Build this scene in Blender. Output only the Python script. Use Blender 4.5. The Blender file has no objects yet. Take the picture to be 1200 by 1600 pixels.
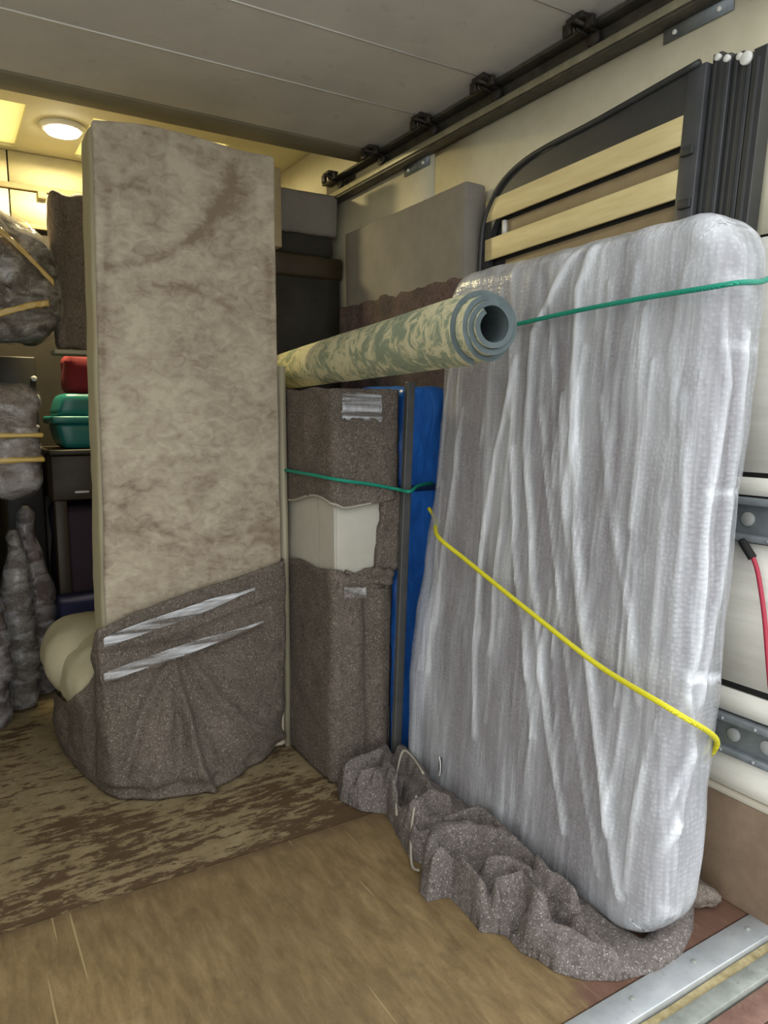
import bpy, bmesh, math, random
import numpy as np
from mathutils import Vector, Matrix, noise as mn

random.seed(7)
SC = bpy.context.scene
COL = SC.collection

# ------------------------------------------------------------------ camera
F, CH = 1140.0, 1.2
AY = np.array([-700, 150, 1140.]); AY /= np.linalg.norm(AY)
_p = math.atan(150 / 1140.)
AZ = np.array([0, math.cos(_p), -math.sin(_p)])
AX = np.cross(AY, AZ); AX *= np.sign(AX[0])
CAMP = np.array([0, 0, CH])
cam = bpy.data.cameras.new('camera')
cam.sensor_fit = 'VERTICAL'; cam.sensor_height = 24; cam.lens = F / 1600 * 24
cam.clip_start = .05
camo = bpy.data.objects.new('camera', cam); COL.objects.link(camo)
R = Matrix(((AX[0], AX[1], -AX[2]), (AY[0], AY[1], -AY[2]), (AZ[0], AZ[1], -AZ[2])))
camo.matrix_world = Matrix.Translation(Vector(CAMP)) @ R.to_4x4()
SC.camera = camo

# ------------------------------------------------------------------ world, lights, exposure
SC.view_settings.view_transform = 'Standard'
SC.view_settings.look = 'None'
SC.view_settings.gamma = 1
SC.view_settings.use_curve_mapping = False
SC.view_settings.exposure = 0.95
w = bpy.data.worlds.new('overcast'); SC.world = w; w.use_nodes = True
bg = w.node_tree.nodes['Background']
bg.inputs[0].default_value = (.96, .985, 1.0, 1); bg.inputs[1].default_value = 1.35
pl_ = bpy.data.lights.new('rear_opening_daylight', 'AREA')
pl_.shape = 'RECTANGLE'; pl_.size = 2.2; pl_.size_y = 2.3; pl_.cycles.is_portal = True
po = bpy.data.objects.new('rear_opening_daylight', pl_); COL.objects.link(po)
po.location = (.54, .70, 1.15); po.rotation_euler = (math.radians(90), 0, 0)

# ------------------------------------------------------------------ pixel -> point on a real plane of the truck
def on(px, py, ax, val):
    c = np.array([px - 600, 800 - py, F]); r = np.array([c @ AX, c @ AY, c @ AZ])
    return CAMP + r * (val - CAMP[ax]) / r[ax]

# ------------------------------------------------------------------ materials
MATS = {}
def mat(name, col=(.5, .5, .5), rough=.6, metal=0, build=None, spec=.5):
    if name in MATS: return MATS[name]
    m = bpy.data.materials.new(name); m.use_nodes = True
    nt = m.node_tree; b = nt.nodes['Principled BSDF']
    b.inputs['Base Color'].default_value = (*col, 1); b.inputs['Roughness'].default_value = rough
    b.inputs['Metallic'].default_value = metal
    b.inputs['Specular IOR Level'].default_value = spec
    if build: build(NT(nt), b)
    MATS[name] = m
    return m

class NT:
    def __init__(s, nt): s.nt = nt
    def n(s, t, **k):
        x = s.nt.nodes.new(t)
        for a, v in k.items():
            setattr(x, a, v)
        return x
    def l(s, a, b): s.nt.links.new(a, b)
    def co(s, scale=(1, 1, 1), rot=(0, 0, 0)):
        tc = s.n('ShaderNodeTexCoord'); mp = s.n('ShaderNodeMapping')
        mp.inputs['Scale'].default_value = scale; mp.inputs['Rotation'].default_value = rot
        s.l(tc.outputs['Object'], mp.inputs[0]); return mp.outputs[0]
    def noise(s, co, scale, detail=4, rough=.55, dist=0):
        x = s.n('ShaderNodeTexNoise'); s.l(co, x.inputs['Vector'])
        x.inputs['Scale'].default_value = scale; x.inputs['Detail'].default_value = detail
        x.inputs['Roughness'].default_value = rough; x.inputs['Distortion'].default_value = dist
        return x.outputs['Fac']
    def ramp(s, fac, stops):
        x = s.n('ShaderNodeValToRGB'); s.l(fac, x.inputs[0]); e = x.color_ramp.elements
        while len(e) < len(stops): e.new(.5)
        for i, (p, c) in enumerate(stops):
            e[i].position = p
            e[i].color = (*c, 1) if isinstance(c, tuple) else (c, c, c, 1)
        return x.outputs[0]
    def mix(s, fac, a, b, mode='MIX'):
        x = s.n('ShaderNodeMix', data_type='RGBA', blend_type=mode)
        for v, i in ((fac, 0), (a, 6), (b, 7)):
            if isinstance(v, (int, float)): x.inputs[i].default_value = v
            elif isinstance(v, tuple): x.inputs[i].default_value = (*v, 1)
            else: s.l(v, x.inputs[i])
        return x.outputs[2]
    def math(s, op, a, b=0.0, clamp=False):
        x = s.n('ShaderNodeMath', operation=op, use_clamp=clamp)
        for v, i in ((a, 0), (b, 1)):
            if isinstance(v, (int, float)): x.inputs[i].default_value = v
            else: s.l(v, x.inputs[i])
        return x.outputs[0]
    def bump(s, h, b, strength=.3, dist=.01):
        x = s.n('ShaderNodeBump'); x.inputs['Strength'].default_value = strength
        x.inputs['Distance'].default_value = dist; s.l(h, x.inputs['Height']); s.l(x.outputs[0], b.inputs['Normal'])
    def sep(s, co):
        x = s.n('ShaderNodeSeparateXYZ'); s.l(co, x.inputs[0]); return x.outputs

def blanket(name, base, fleck, tint, amount=.58):
    def f(t, b):
        co = t.co()
        big = t.noise(co, 9, 3)
        fine = t.noise(co, 210, 2, .7)
        fib = t.noise(t.co((1, 1, .45)), 320, 2, .7)
        c = t.mix(t.ramp(big, [(.35, 0.), (.7, 1.)]), base, tint)
        c = t.mix(t.ramp(t.noise(co, 70, 3, .7), [(.34, .8), (.50, 0.)]), c, tuple(v * .62 for v in base))
        c = t.mix(t.ramp(fine, [(amount, 0.), (amount + .12, .75)]), c, fleck)
        c = t.mix(t.ramp(fib, [(.62, 0.), (.72, .55)]), c, (fleck[0] * 1.1, fleck[1] * .95, fleck[2] * .95))
        t.l(c, b.inputs['Base Color']); t.bump(t.math('ADD', fine, t.noise(co, 40, 3)), b, .5, .004)
    return mat(name, base, .95, build=f, spec=.15)
M_BL = blanket('speckled_blanket', (.095, .080, .064), (.33, .29, .24), (.130, .104, .086), .56)
M_BL2 = blanket('purple_grey_blanket', (.21, .18, .185), (.55, .52, .53), (.25, .20, .21))
M_BLB = blanket('brown_mauve_blanket', (.150, .125, .105), (.40, .35, .29), (.185, .150, .125))
M_BLM = blanket('maroon_blanket', (.085, .066, .058), (.28, .25, .23), (.15, .10, .095), .62)
M_BLF = blanket('floor_blanket', (.115, .100, .090), (.46, .42, .39), (.15, .128, .118), .57)

def _velvet(t, b):
    co = t.co()
    n1 = t.noise(co, 5.5, 6, .6, .6); n2 = t.noise(t.co((1, 1, 1.6)), 22, 5, .65, .8)
    s = t.math('ADD', t.math('MULTIPLY', n1, .55), t.math('MULTIPLY', n2, .45))
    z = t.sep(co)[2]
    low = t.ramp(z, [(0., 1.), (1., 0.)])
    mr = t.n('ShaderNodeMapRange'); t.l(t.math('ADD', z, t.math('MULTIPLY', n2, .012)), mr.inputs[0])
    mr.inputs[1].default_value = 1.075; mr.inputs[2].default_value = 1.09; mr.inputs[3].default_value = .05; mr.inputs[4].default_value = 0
    s = t.math('SUBTRACT', s, mr.outputs[0]); s = t.math('SUBTRACT', s, t.n('ShaderNodeAttribute', attribute_name='highlight_brush_tone').outputs['Fac'])
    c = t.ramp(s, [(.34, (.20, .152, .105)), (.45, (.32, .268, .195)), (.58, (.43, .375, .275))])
    t.l(c, b.inputs['Base Color']); t.bump(n2, b, .15, .003)
    b.inputs['Sheen Weight'].default_value = .3
M_VEL = mat('brushed_velvet', (.33, .3, .24), .9, build=_velvet, spec=.2)
M_VELP = mat('plain_velvet', (.40, .36, .24), .85, spec=.2, build=lambda t, b: t.bump(t.noise(t.co(), 60, 3), b, .15, .003))

def _film(t, b):
    n = t.noise(t.co((1.2, 1.2, 24), (0, .27, 0)), 2.4, 2, .5, .1)
    t.l(t.ramp(n, [(.40, .03), (.66, .58)]), b.inputs['Alpha'])
    t.bump(n, b, .5, .004)
M_FILM = mat('stretch_film', (.72, .74, .76), .16, build=_film, spec=.8)
def _clear(t, b):
    n = t.noise(t.co((3, 3, 5), (0, .5, 0)), 4, 4, .6, .5)
    t.l(t.ramp(n, [(.42, .03), (.68, .42)]), b.inputs['Alpha']); t.bump(n, b, .8, .01)
M_CLEAR = mat('clear_film', (.8, .8, .8), .08, build=_clear, spec=1.0)

def _bubble(t, b):
    co = t.co()
    at = t.n('ShaderNodeAttribute', attribute_name='highlight_brush_tone').outputs['Fac']
    st = t.noise(t.co((1.0, 1.0, .07)), 9, 4, .6, .25)
    st2 = t.noise(t.co((1, 1, .06)), 42, 3, .55, .15)
    sep = t.sep(co)
    cc = t.n('ShaderNodeCombineXYZ')
    t.l(sep[1], cc.inputs[0]); t.l(sep[2], cc.inputs[1]); t.l(t.math('MULTIPLY', sep[0], .6), cc.inputs[2])
    v = t.n('ShaderNodeTexVoronoi'); t.l(cc.outputs[0], v.inputs['Vector']); v.inputs['Scale'].default_value = 95
    v.inputs['Randomness'].default_value = .6
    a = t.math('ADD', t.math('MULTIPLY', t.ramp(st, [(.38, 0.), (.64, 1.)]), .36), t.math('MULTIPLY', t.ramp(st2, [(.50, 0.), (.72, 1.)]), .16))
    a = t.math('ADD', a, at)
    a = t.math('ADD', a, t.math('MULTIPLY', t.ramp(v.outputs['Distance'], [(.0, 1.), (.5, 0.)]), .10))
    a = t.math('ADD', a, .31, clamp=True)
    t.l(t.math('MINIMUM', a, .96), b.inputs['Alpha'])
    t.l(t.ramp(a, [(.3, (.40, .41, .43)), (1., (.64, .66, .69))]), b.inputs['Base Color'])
    h = t.math('ADD', t.math('MULTIPLY', v.outputs['Distance'], -.4), t.math('ADD', st, st2))
    t.bump(h, b, .45, .006)
M_BUB = mat('bubble_wrap', (.7, .7, .7), .28, build=_bubble, spec=.6)

def _floor(t, b, kind):
    co = t.co()
    g = t.noise(t.co((1, .25, 1) if kind == 0 else (.3, 1.6, 1)), 28, 6, .65, .3)
    big = t.noise(co, 2.6, 4, .6)
    if kind == 0:      # newer ply, rear of truck
        c = t.ramp(g, [(.3, (.14, .092, .042)), (.55, (.225, .155, .072)), (.75, (.31, .225, .112))])
        c = t.mix(t.ramp(big, [(.42, 0.), (.66, .5)]), c, (.14, .10, .05)); c = t.mix(t.ramp(t.noise(co, 8, 5, .7), [(.56, 0.), (.70, .55)]), c, (.12, .085, .045))
        x, y, z = t.sep(co)
        # red-brown painted corner near the sill
        m = t.math('ADD', t.math('SUBTRACT', x, t.math('MULTIPLY', y, 1.1)), t.math('MULTIPLY', t.noise(co, 12, 5, .7), .22))
        c = t.mix(t.ramp(m, [(.07, 0.), (.14, 1.)]), c, t.mix(g, (.10, .048, .034), (.18, .10, .068)))
        fs = t.noise(co, 130, 3, .7); c = t.mix(t.ramp(fs, [(.58, 0.), (.72, .55)]), c, (.09, .062, .032)); fb_ = t.noise(t.co((1, .12, 1), (0, 0, -.5)), 90, 4, .7); c = t.mix(t.ramp(fb_, [(.55, 0.), (.75, .3)]), c, (.36, .28, .15))
        # worn dark edge along the seam
        e = t.math('ADD', y, t.math('MULTIPLY', t.noise(co, 14, 5, .7), .12))
        c = t.mix(t.ramp(t.math('SUBTRACT', e, .9), [(.90, 0.), (.97, .75)]), c, (.10, .065, .035))
        sc = t.noise(t.co((1, .02, 1), (0, 0, .5)), 60, 2, .5, .1)
        c = t.mix(t.ramp(sc, [(.69, 0.), (.71, .45)]), c, (.52, .42, .22))
    else:              # worn painted ply with flaking streaks
        c = t.ramp(t.noise(co, 16, 5, .6), [(.3, (.20, .150, .078)), (.7, (.31, .245, .135))])
        fl = t.noise(t.co((.50, 1.6, 1)), 20, 8, .76, .15)
        x, y, z = t.sep(co)
        near = t.ramp(t.math('MULTIPLY', t.math('SUBTRACT', y, 1.8), .8), [(0., .16), (.04, .10), (.22, .075), (.42, .03), (.9, .01)])
        mask = t.ramp(t.math('ADD', t.math('ADD', fl, near), t.math('MULTIPLY', t.math('SUBTRACT', big, .5), .55)), [(.565, 0.), (.61, 1.)])
        c = t.mix(mask, c, t.mix(g, (.060, .036, .018), (.13, .082, .042)))
        t.bump(mask, b, -.4, .004)
    t.l(c, b.inputs['Base Color'])
    if kind == 0: t.bump(g, b, .25, .003)
M_FL0 = mat('floor_plywood', rough=.62, build=lambda t, b: _floor(t, b, 0), spec=.3)
M_FL1 = mat('flaking_floor_paint', rough=.7, build=lambda t, b: _floor(t, b, 1), spec=.3)

def _wallp(t, b):
    co = t.co()
    g = t.noise(t.co((1, .35, 3)), 14, 5, .6)
    c = t.ramp(g, [(.3, (.66, .64, .56)), (.7, (.78, .76, .68))])
    c = t.mix(t.ramp(t.noise(co, 7, 5, .7), [(.62, 0.), (.74, .4)]), c, (.45, .40, .30))
    t.l(c, b.inputs['Base Color']); t.bump(g, b, .12, .004)
M_WALL = mat('white_wall_lining', rough=.5, build=_wallp)
def _dirty(c1, c2, sc=8, c3=None):
    def f(t, b):
        co = t.co(); n = t.noise(co, sc, 6, .65)
        c = t.ramp(n, [(.32, c1), (.68, c2)])
        if c3: c = t.mix(t.ramp(t.noise(co, sc * 5, 4, .7), [(.6, 0.), (.72, .6)]), c, c3)
        t.l(c, b.inputs['Base Color']); t.bump(n, b, .12, .003)
    return f
M_WALL_WARMLIT = mat('warm_lit_wall_lining', rough=.5, build=_dirty((.70, .65, .47), (.80, .75, .56), 9, (.62, .56, .38)))  # wall lining with the upper wall's warm light put into its colour
M_DOOR = mat('door_panel_grey', rough=.5, build=_dirty((.58, .56, .53), (.70, .67, .63), 3, (.46, .42, .39)))
M_CEIL = mat('ceiling_ply', rough=.7, build=_dirty((.55, .52, .34), (.64, .60, .40), 4))
M_PLANK = mat('pale_bulkhead_ply', rough=.6, build=_dirty((.62, .55, .34), (.74, .67, .44), 7))
M_BATTEN = mat('batten_wood', rough=.7, build=_dirty((.20, .16, .08), (.27, .21, .115), 9))
M_BRAIL = mat('door_bottom_rail', rough=.6, build=_dirty((.20, .18, .13), (.26, .235, .17), 6))
M_BULK_SHADE = mat('shaded_bulkhead_board', rough=.8, build=_dirty((.014, .011, .007), (.026, .020, .012), 5))  # shade below the lit boards is put into this bulkhead colour
M_LIP = mat('pale_seam_lip', (.74, .72, .68), .4)
M_BLACK = mat('black_backing', (.012, .012, .011), .8)
M_TRACK = mat('galvanised_track', rough=.5, metal=.45, build=_dirty((.17, .19, .20), (.26, .29, .30), 20))
M_TRACKH = mat('track_hole_plate', (.36, .37, .35), .6)
M_STEEL = mat('galvanised_sill', rough=.42, metal=.5, build=_dirty((.42, .45, .47), (.56, .59, .60), 14, (.30, .28, .24)))
M_STEEL2 = mat('weathered_sill', rough=.6, metal=.3, build=_dirty((.22, .24, .20), (.36, .38, .35), 18, (.20, .13, .07)))
M_GROOVE = mat('sill_groove_dirt', rough=.9, build=_dirty((.25, .20, .09), (.48, .40, .22), 40, (.10, .08, .04)))
M_REDWOOD = mat('red_brown_boards', rough=.7, build=_dirty((.15, .075, .055), (.24, .14, .10), 20, (.32, .22, .16)))
M_KICK = mat('brown_kick_ply', rough=.7, build=_dirty((.15, .10, .062), (.22, .155, .10), 9, (.11, .075, .045)))
M_KICKE = mat('ply_edge', (.42, .38, .30), .7)
M_RAIL = mat('dirty_rail', rough=.5, metal=.3, build=_dirty((.055, .05, .038), (.11, .10, .075), 20))
M_RAILL = mat('rail_lip', rough=.45, metal=.3, build=_dirty((.22, .21, .14), (.36, .34, .24), 18))
M_GREASE = mat('greasy_hinge', rough=.6, metal=.3, build=_dirty((.015, .013, .011), (.06, .05, .04), 60))
M_BED = mat('black_bed_metal', rough=.5, build=_dirty((.025, .026, .026), (.042, .043, .042), 12))
M_BEDG = mat('charcoal_bed_rail', rough=.45, build=_dirty((.045, .048, .05), (.065, .068, .07), 12))
def _slat(t, b):
    g = t.noise(t.co((1, .12, 1)), 50, 5, .6)
    t.l(t.ramp(g, [(.3, (.62, .50, .24)), (.7, (.74, .63, .33))]), b.inputs['Base Color'])
M_SLAT = mat('pale_slat_wood', rough=.5, build=_slat)
M_SLAT_SHADE = mat('shaded_slat_wood', rough=.6, build=_dirty((.24, .18, .095), (.30, .23, .13), 12))  # slat wood darkened, shadow behind the front slats painted in
M_WHITE = mat('white_plastic', (.75, .75, .70), .4)
def _blue(t, b):
    n = t.noise(t.co((1, 1, .35)), 22, 4, .6, .5)
    t.l(t.ramp(n, [(.3, (.018, .11, .44)), (.7, (.032, .21, .74))]), b.inputs['Base Color']); t.bump(n, b, .7, .01)
M_BLUE = mat('blue_polythene', rough=.35, build=_blue, spec=.5)
M_BLUED = mat('dark_blue_strap', (.01, .03, .11), .6)
M_POLE = mat('dark_grey_rail', rough=.5, build=_dirty((.05, .052, .05), (.085, .087, .083), 10))
M_CAB = mat('beige_cabinet', rough=.55, build=_dirty((.40, .38, .31), (.48, .46, .39), 5))
M_CABG = mat('cabinet_gap', (.10, .09, .06), .8)
M_HEM = mat('blanket_hem', (.34, .31, .25), .9)
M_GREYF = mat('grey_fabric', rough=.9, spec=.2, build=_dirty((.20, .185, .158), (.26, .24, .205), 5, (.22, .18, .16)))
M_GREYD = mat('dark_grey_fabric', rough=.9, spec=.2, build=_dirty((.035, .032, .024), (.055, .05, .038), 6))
M_BOARD = mat('pale_laminate_board', (.34, .31, .21), .5)
M_POST = mat('tan_wood', rough=.6, build=_dirty((.36, .28, .15), (.46, .37, .22), 12))
def _rope(col, c2):
    def f(t, b):
        wv = t.n('ShaderNodeTexWave', bands_direction='DIAGONAL'); t.l(t.co(), wv.inputs[0]); wv.inputs['Scale'].default_value = 110
        t.l(t.mix(wv.outputs['Fac'], col, c2), b.inputs['Base Color']); t.bump(wv.outputs['Fac'], b, .6, .002)
    return f
M_GREEN = mat('green_rope', rough=.5, build=_rope((.0, .19, .12), (.01, .34, .22)))
M_YELL = mat('yellow_rope', rough=.45, build=_rope((.55, .50, .01), (.85, .78, .03)))
M_RED = mat('red_strap', (.42, .03, .06), .5)
def _rug(t, b):
    n = t.noise(t.co((1, .8, 1)), 24, 6, .70, .9)
    m = t.noise(t.co(), 4.2, 2, .5)
    s = t.math('ADD', n, t.math('MULTIPLY', t.math('SUBTRACT', m, .5), .45))
    c = t.ramp(s, [(.38, (.24, .28, .19)), (.45, (.33, .35, .23)), (.50, (.55, .51, .32)), (.62, (.60, .56, .37)), (.70, (.38, .38, .25))])
    t.l(c, b.inputs['Base Color']); t.bump(t.noise(t.co(), 120, 2), b, .3, .003)
M_RUG = mat('rug_pile', rough=.95, build=_rug, spec=.1)
M_RUGB = mat('rug_backing', rough=.9, spec=.2, build=_dirty((.062, .080, .082), (.095, .118, .118), 25))
M_TEAL = mat('teal_plastic', (.02, .20, .18), .35)
M_DBROWN = mat('dark_brown_wood', rough=.5, build=_dirty((.035, .024, .012), (.06, .042, .02), 8))
M_DARK = mat('dark_case', (.018, .016, .012), .5)
M_PURPLE = mat('deep_purple_fabric', (.045, .025, .04), .8)
M_NAVY = mat('navy_fabric', (.012, .014, .06), .8)
M_REDB = mat('red_cloth', (.22, .012, .02), .8)
M_TAPE = mat('golden_tape', (.55, .38, .10), .3)
M_DEBRIS = mat('sawdust_debris', rough=.95, build=_dirty((.28, .21, .10), (.42, .34, .18), 30))
M_GROUND = mat('asphalt', rough=.9, build=_dirty((.11, .11, .11), (.16, .16, .155), 8))
def _skyl(t, b):
    nt = t.nt; out = nt.nodes['Material Output']
    tr = t.n('ShaderNodeBsdfTranslucent'); tr.inputs[0].default_value = (1.0, .90, .50, 1)
    df = t.n('ShaderNodeBsdfDiffuse'); df.inputs[0].default_value = (.8, .75, .5, 1)
    mx = t.n('ShaderNodeMixShader'); mx.inputs[0].default_value = .2
    t.l(tr.outputs[0], mx.inputs[1]); t.l(df.outputs[0], mx.inputs[2]); t.l(mx.outputs[0], out.inputs[0])
M_SKYL = mat('translucent_roof_sheet', build=_skyl)
def _emit(t, b):
    b.inputs['Emission Color'].default_value = (1, .95, .70, 1); b.inputs['Emission Strength'].default_value = 22
M_LED = mat('led_lens', (1, 1, .9), .3, build=_emit)

# ------------------------------------------------------------------ object helpers
def link(name, me, parent=None, smooth=True, ms=None):
    o = bpy.data.objects.new(name, me); COL.objects.link(o)
    if parent is not None: o.parent = parent
    for m in (ms if isinstance(ms, (list, tuple)) else [ms]):
        if m and not me.materials.get(m.name): me.materials.append(m)
    if smooth: me.polygons.foreach_set('use_smooth', [True] * len(me.polygons))
    return o
def rootof(parent):
    v = Vector((0, 0, 0)); p = parent
    while p is not None: v += Vector(p.location); p = p.parent
    return v
def mesh(name, V, Fc, m, parent=None, smooth=True, fm=None, attr=None):
    """V in truck coordinates; one mesh object, local to its parent."""
    o_ = rootof(parent)
    me = bpy.data.meshes.new(name)
    V = np.asarray(V, float) - np.array(o_)
    me.from_pydata(V.tolist(), [], [tuple(int(i) for i in f) for f in Fc])
    o = link(name, me, parent, smooth, m)
    if fm is not None: me.polygons.foreach_set('material_index', fm)
    if attr is not None:
        a = me.attributes.new('highlight_brush_tone', 'FLOAT', 'POINT'); a.data.foreach_set('value', list(map(float, attr)))
    me.update()
    return o
def rebase(o):
    """put a top-level mesh's origin at its base"""
    me = o.data; n = len(me.vertices); c = np.empty(n * 3); me.vertices.foreach_get('co', c); c = c.reshape(-1, 3)
    b = np.array([c[:, 0].mean(), c[:, 1].mean(), c[:, 2].min()])
    me.vertices.foreach_set('co', (c - b).ravel()); o.location = Vector(o.location) + Vector(b); me.update(); return o
def tag(o, label, cat, group=None):
    o['label'] = label; o['category'] = cat
    if group: o['group'] = group
    return o
def thing(name, label, cat, loc, group=None):
    o = bpy.data.objects.new(name, None); COL.objects.link(o); o.location = loc; o.empty_display_size = .05
    return tag(o, label, cat, group)
def struct(o): o['kind'] = 'structure'; return o

def fbm(P, s, o=3):
    return np.array([mn.fractal(Vector(p) * s, 1.0, 2.0, o) for p in P])

def rbox_raw(lo, hi, r=.01, n=(4, 4, 4), R2=None):
    """rounded box surface, welded; R2 = larger radius in the y-z outline"""
    lo = np.array(lo, float); hi = np.array(hi, float); c = (lo + hi) / 2; h = (hi - lo) / 2
    r = min(r, h.min() * .999); key = {}; V = []; Fc = []
    def axis_samples(k):
        m = n[k]; t = np.linspace(-1, 1, m + 1) * h[k]
        a = np.linspace(h[k] - r, h[k], 4)[1:] if r > .002 else []
        return np.unique(np.round(np.concatenate([t, a, -np.array(a)]), 6))
    S = [axis_samples(k) for k in range(3)]
    def vid(p):
        k = tuple(np.round(p, 5))
        if k not in key: key[k] = len(V); V.append(p)
        return key[k]
    for ax in range(3):
        u, v = (ax + 1) % 3, (ax + 2) % 3
        for sg in (-1, 1):
            idx = np.empty((len(S[u]), len(S[v])), int)
            for i, a in enumerate(S[u]):
                for j, b in enumerate(S[v]):
                    p = [0, 0, 0]; p[ax] = sg * h[ax]; p[u] = a; p[v] = b; idx[i, j] = vid(p)
            for i in range(len(S[u]) - 1):
                for j in range(len(S[v]) - 1):
                    q = (idx[i, j], idx[i + 1, j], idx[i + 1, j + 1], idx[i, j + 1])
                    Fc.append(q if sg > 0 else q[::-1])
    V = np.array(V)
    q = np.clip(V, -(h - r), h - r); d = V - q; L = np.linalg.norm(d, axis=1, keepdims=True); N = d / np.maximum(L, 1e-9)
    if R2:
        H = h[1:] - r; hh = np.maximum(h[1:] - R2, 0); cc = np.clip(q[:, 1:], -hh, hh); dd = q[:, 1:] - cc
        L2 = np.linalg.norm(dd, axis=1); mx = np.abs(dd).max(axis=1)
        both = (np.abs(dd).min(axis=1) > 1e-6)
        s = np.where(both, mx / np.maximum(L2, 1e-9), 1.0)
        q[:, 1:] = cc + dd * s[:, None]
        nm = np.linalg.norm(N[:, 1:], axis=1)
        dirn = dd / np.maximum(L2, 1e-9)[:, None]
        N[both, 1:] = dirn[both] * nm[both][:, None]
    return q + N * r + c, Fc, N

def segdist(P, A, B):
    A = np.array(A); B = np.array(B); d = B - A
    t = np.clip(((P - A) @ d) / max(d @ d, 1e-9), 0, 1)
    return np.linalg.norm(P - (A + t[:, None] * d), axis=1)
def linedist(P, pts):
    return np.min([segdist(P, pts[i], pts[i + 1]) for i in range(len(pts) - 1)], axis=0)

def rbox(name, lo, hi, m, parent=None, r=.01, n=(4, 4, 4), amp=0, sc=6, shear=None, R2=None, fn=None, smooth=True):
    V, Fc, N = rbox_raw(lo, hi, r, n, R2)
    if amp:
        V = V + N * (fbm(V, sc)[:, None] * amp)
    if fn is not None: V = fn(V, N)
    if shear is not None: V = shear(V)
    return mesh(name, V, Fc, m, parent, smooth)

def box(name, lo, hi, m, parent=None):
    V = [(x, y, z) for x in (lo[0], hi[0]) for y in (lo[1], hi[1]) for z in (lo[2], hi[2])]
    Fc = [(0, 1, 3, 2), (4, 6, 7, 5), (0, 4, 5, 1), (2, 3, 7, 6), (0, 2, 6, 4), (1, 5, 7, 3)]
    return mesh(name, V, Fc, m, parent, smooth=False)

def frames(P):
    P = [Vector(p) for p in P]; T = []
    for i in range(len(P)):
        T.append((P[min(i + 1, len(P) - 1)] - P[max(i - 1, 0)]).normalized())
    up = Vector((0, 0, 1)) if abs(T[0].z) < .9 else Vector((1, 0, 0))
    out = []
    for t in T:
        a = t.cross(up).normalized(); b = a.cross(t).normalized(); out.append((a, b)); up = b
    return P, out
def tube_raw(P, r, k=8, closed=True):
    P, Fr = frames(P); V = []; Fc = []
    for i, (p, (a, b)) in enumerate(zip(P, Fr)):
        rr = r[i] if hasattr(r, '__len__') else r
        rr = rr if hasattr(rr, '__len__') else (rr, rr)
        for j in range(k):
            an = 2 * math.pi * j / k; V.append(tuple(p + a * math.cos(an) * rr[0] + b * math.sin(an) * rr[1]))
    for i in range(len(P) - 1):
        for j in range(k):
            Fc.append((i * k + j, i * k + (j + 1) % k, (i + 1) * k + (j + 1) % k, (i + 1) * k + j))
    if closed: Fc += [tuple(range(k))[::-1], tuple((len(P) - 1) * k + j for j in range(k))]
    return V, Fc
def tube(name, P, r, m, parent=None, k=8):
    V, Fc = tube_raw(P, r, k); return mesh(name, V, Fc, m, parent)
def smoothpath(P, n=6):
    P = [np.array(p, float) for p in P]; out = []
    for i in range(len(P) - 1):
        p0 = P[max(i - 1, 0)]; p1 = P[i]; p2 = P[i + 1]; p3 = P[min(i + 2, len(P) - 1)]
        for k in range(n):
            t = k / n
            out.append(.5 * ((2 * p1) + (-p0 + p2) * t + (2 * p0 - 5 * p1 + 4 * p2 - p3) * t * t + (-p0 + 3 * p1 - 3 * p2 + p3) * t ** 3))
    out.append(P[-1]); return out
def cyl(name, c, r, h, axis, m, parent=None, k=20, r2=None):
    r2 = r if r2 is None else r2
    c = np.array(c, float); a = np.zeros(3); a[axis] = 1; b = min(r, h) * .15
    prof = [(-h / 2, r - b), (-h / 2 + b, r), (h / 2 - b, r2), (h / 2, r2 - b)]
    P = [c + a * t for t, _ in prof]; V, Fc = tube_raw(P, [q for _, q in prof], k)
    return mesh(name, V, Fc, m, parent)
def sheet(name, fn, nu, nv, m, parent=None, thick=.004, closed=False, post=None):
    """two-sided sheet fn(u, v) -> point with thickness"""
    U = np.linspace(0, 1, nu); Vv = np.linspace(0, 1, nv)
    G = np.array([[fn(u, v) for v in Vv] for u in U], float)
    du = np.gradient(G, axis=0); dv = np.gradient(G, axis=1); N = np.cross(du, dv)
    N /= np.maximum(np.linalg.norm(N, axis=2, keepdims=True), 1e-9)
    if post is not None:
        Pf = G.reshape(-1, 3); G = G + N * post(Pf).reshape(nu, nv, 1)
    A = G.reshape(-1, 3); B = (G - N * thick).reshape(-1, 3); n = len(A); Fc = []
    idx = lambda i, j: i * nv + j
    for i in range(nu - 1):
        for j in range(nv - 1):
            q = (idx(i, j), idx(i + 1, j), idx(i + 1, j + 1), idx(i, j + 1)); Fc.append(q); Fc.append(tuple(n + k for k in q[::-1]))
    for i in range(nu - 1):
        for j in (0, nv - 1):
            q = (idx(i, j), idx(i + 1, j), n + idx(i + 1, j), n + idx(i, j)); Fc.append(q[::-1] if j == 0 else q)
    for j in range(nv - 1):
        for i in (0, nu - 1):
            q = (idx(i, j), idx(i, j + 1), n + idx(i, j + 1), n + idx(i, j)); Fc.append(q if i == 0 else q[::-1])
    return mesh(name, np.vstack([A, B]), Fc, m, parent)

# ================================================================== SETTING
XW, XL, ZC, ZD, YB, YR = 1.63, -.56, 2.45, 2.25, 4.05, .93
# ground outside
ground = struct(box('ground', (-9, -12, -.96), (11, 16, -.92), M_GROUND))
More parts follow.
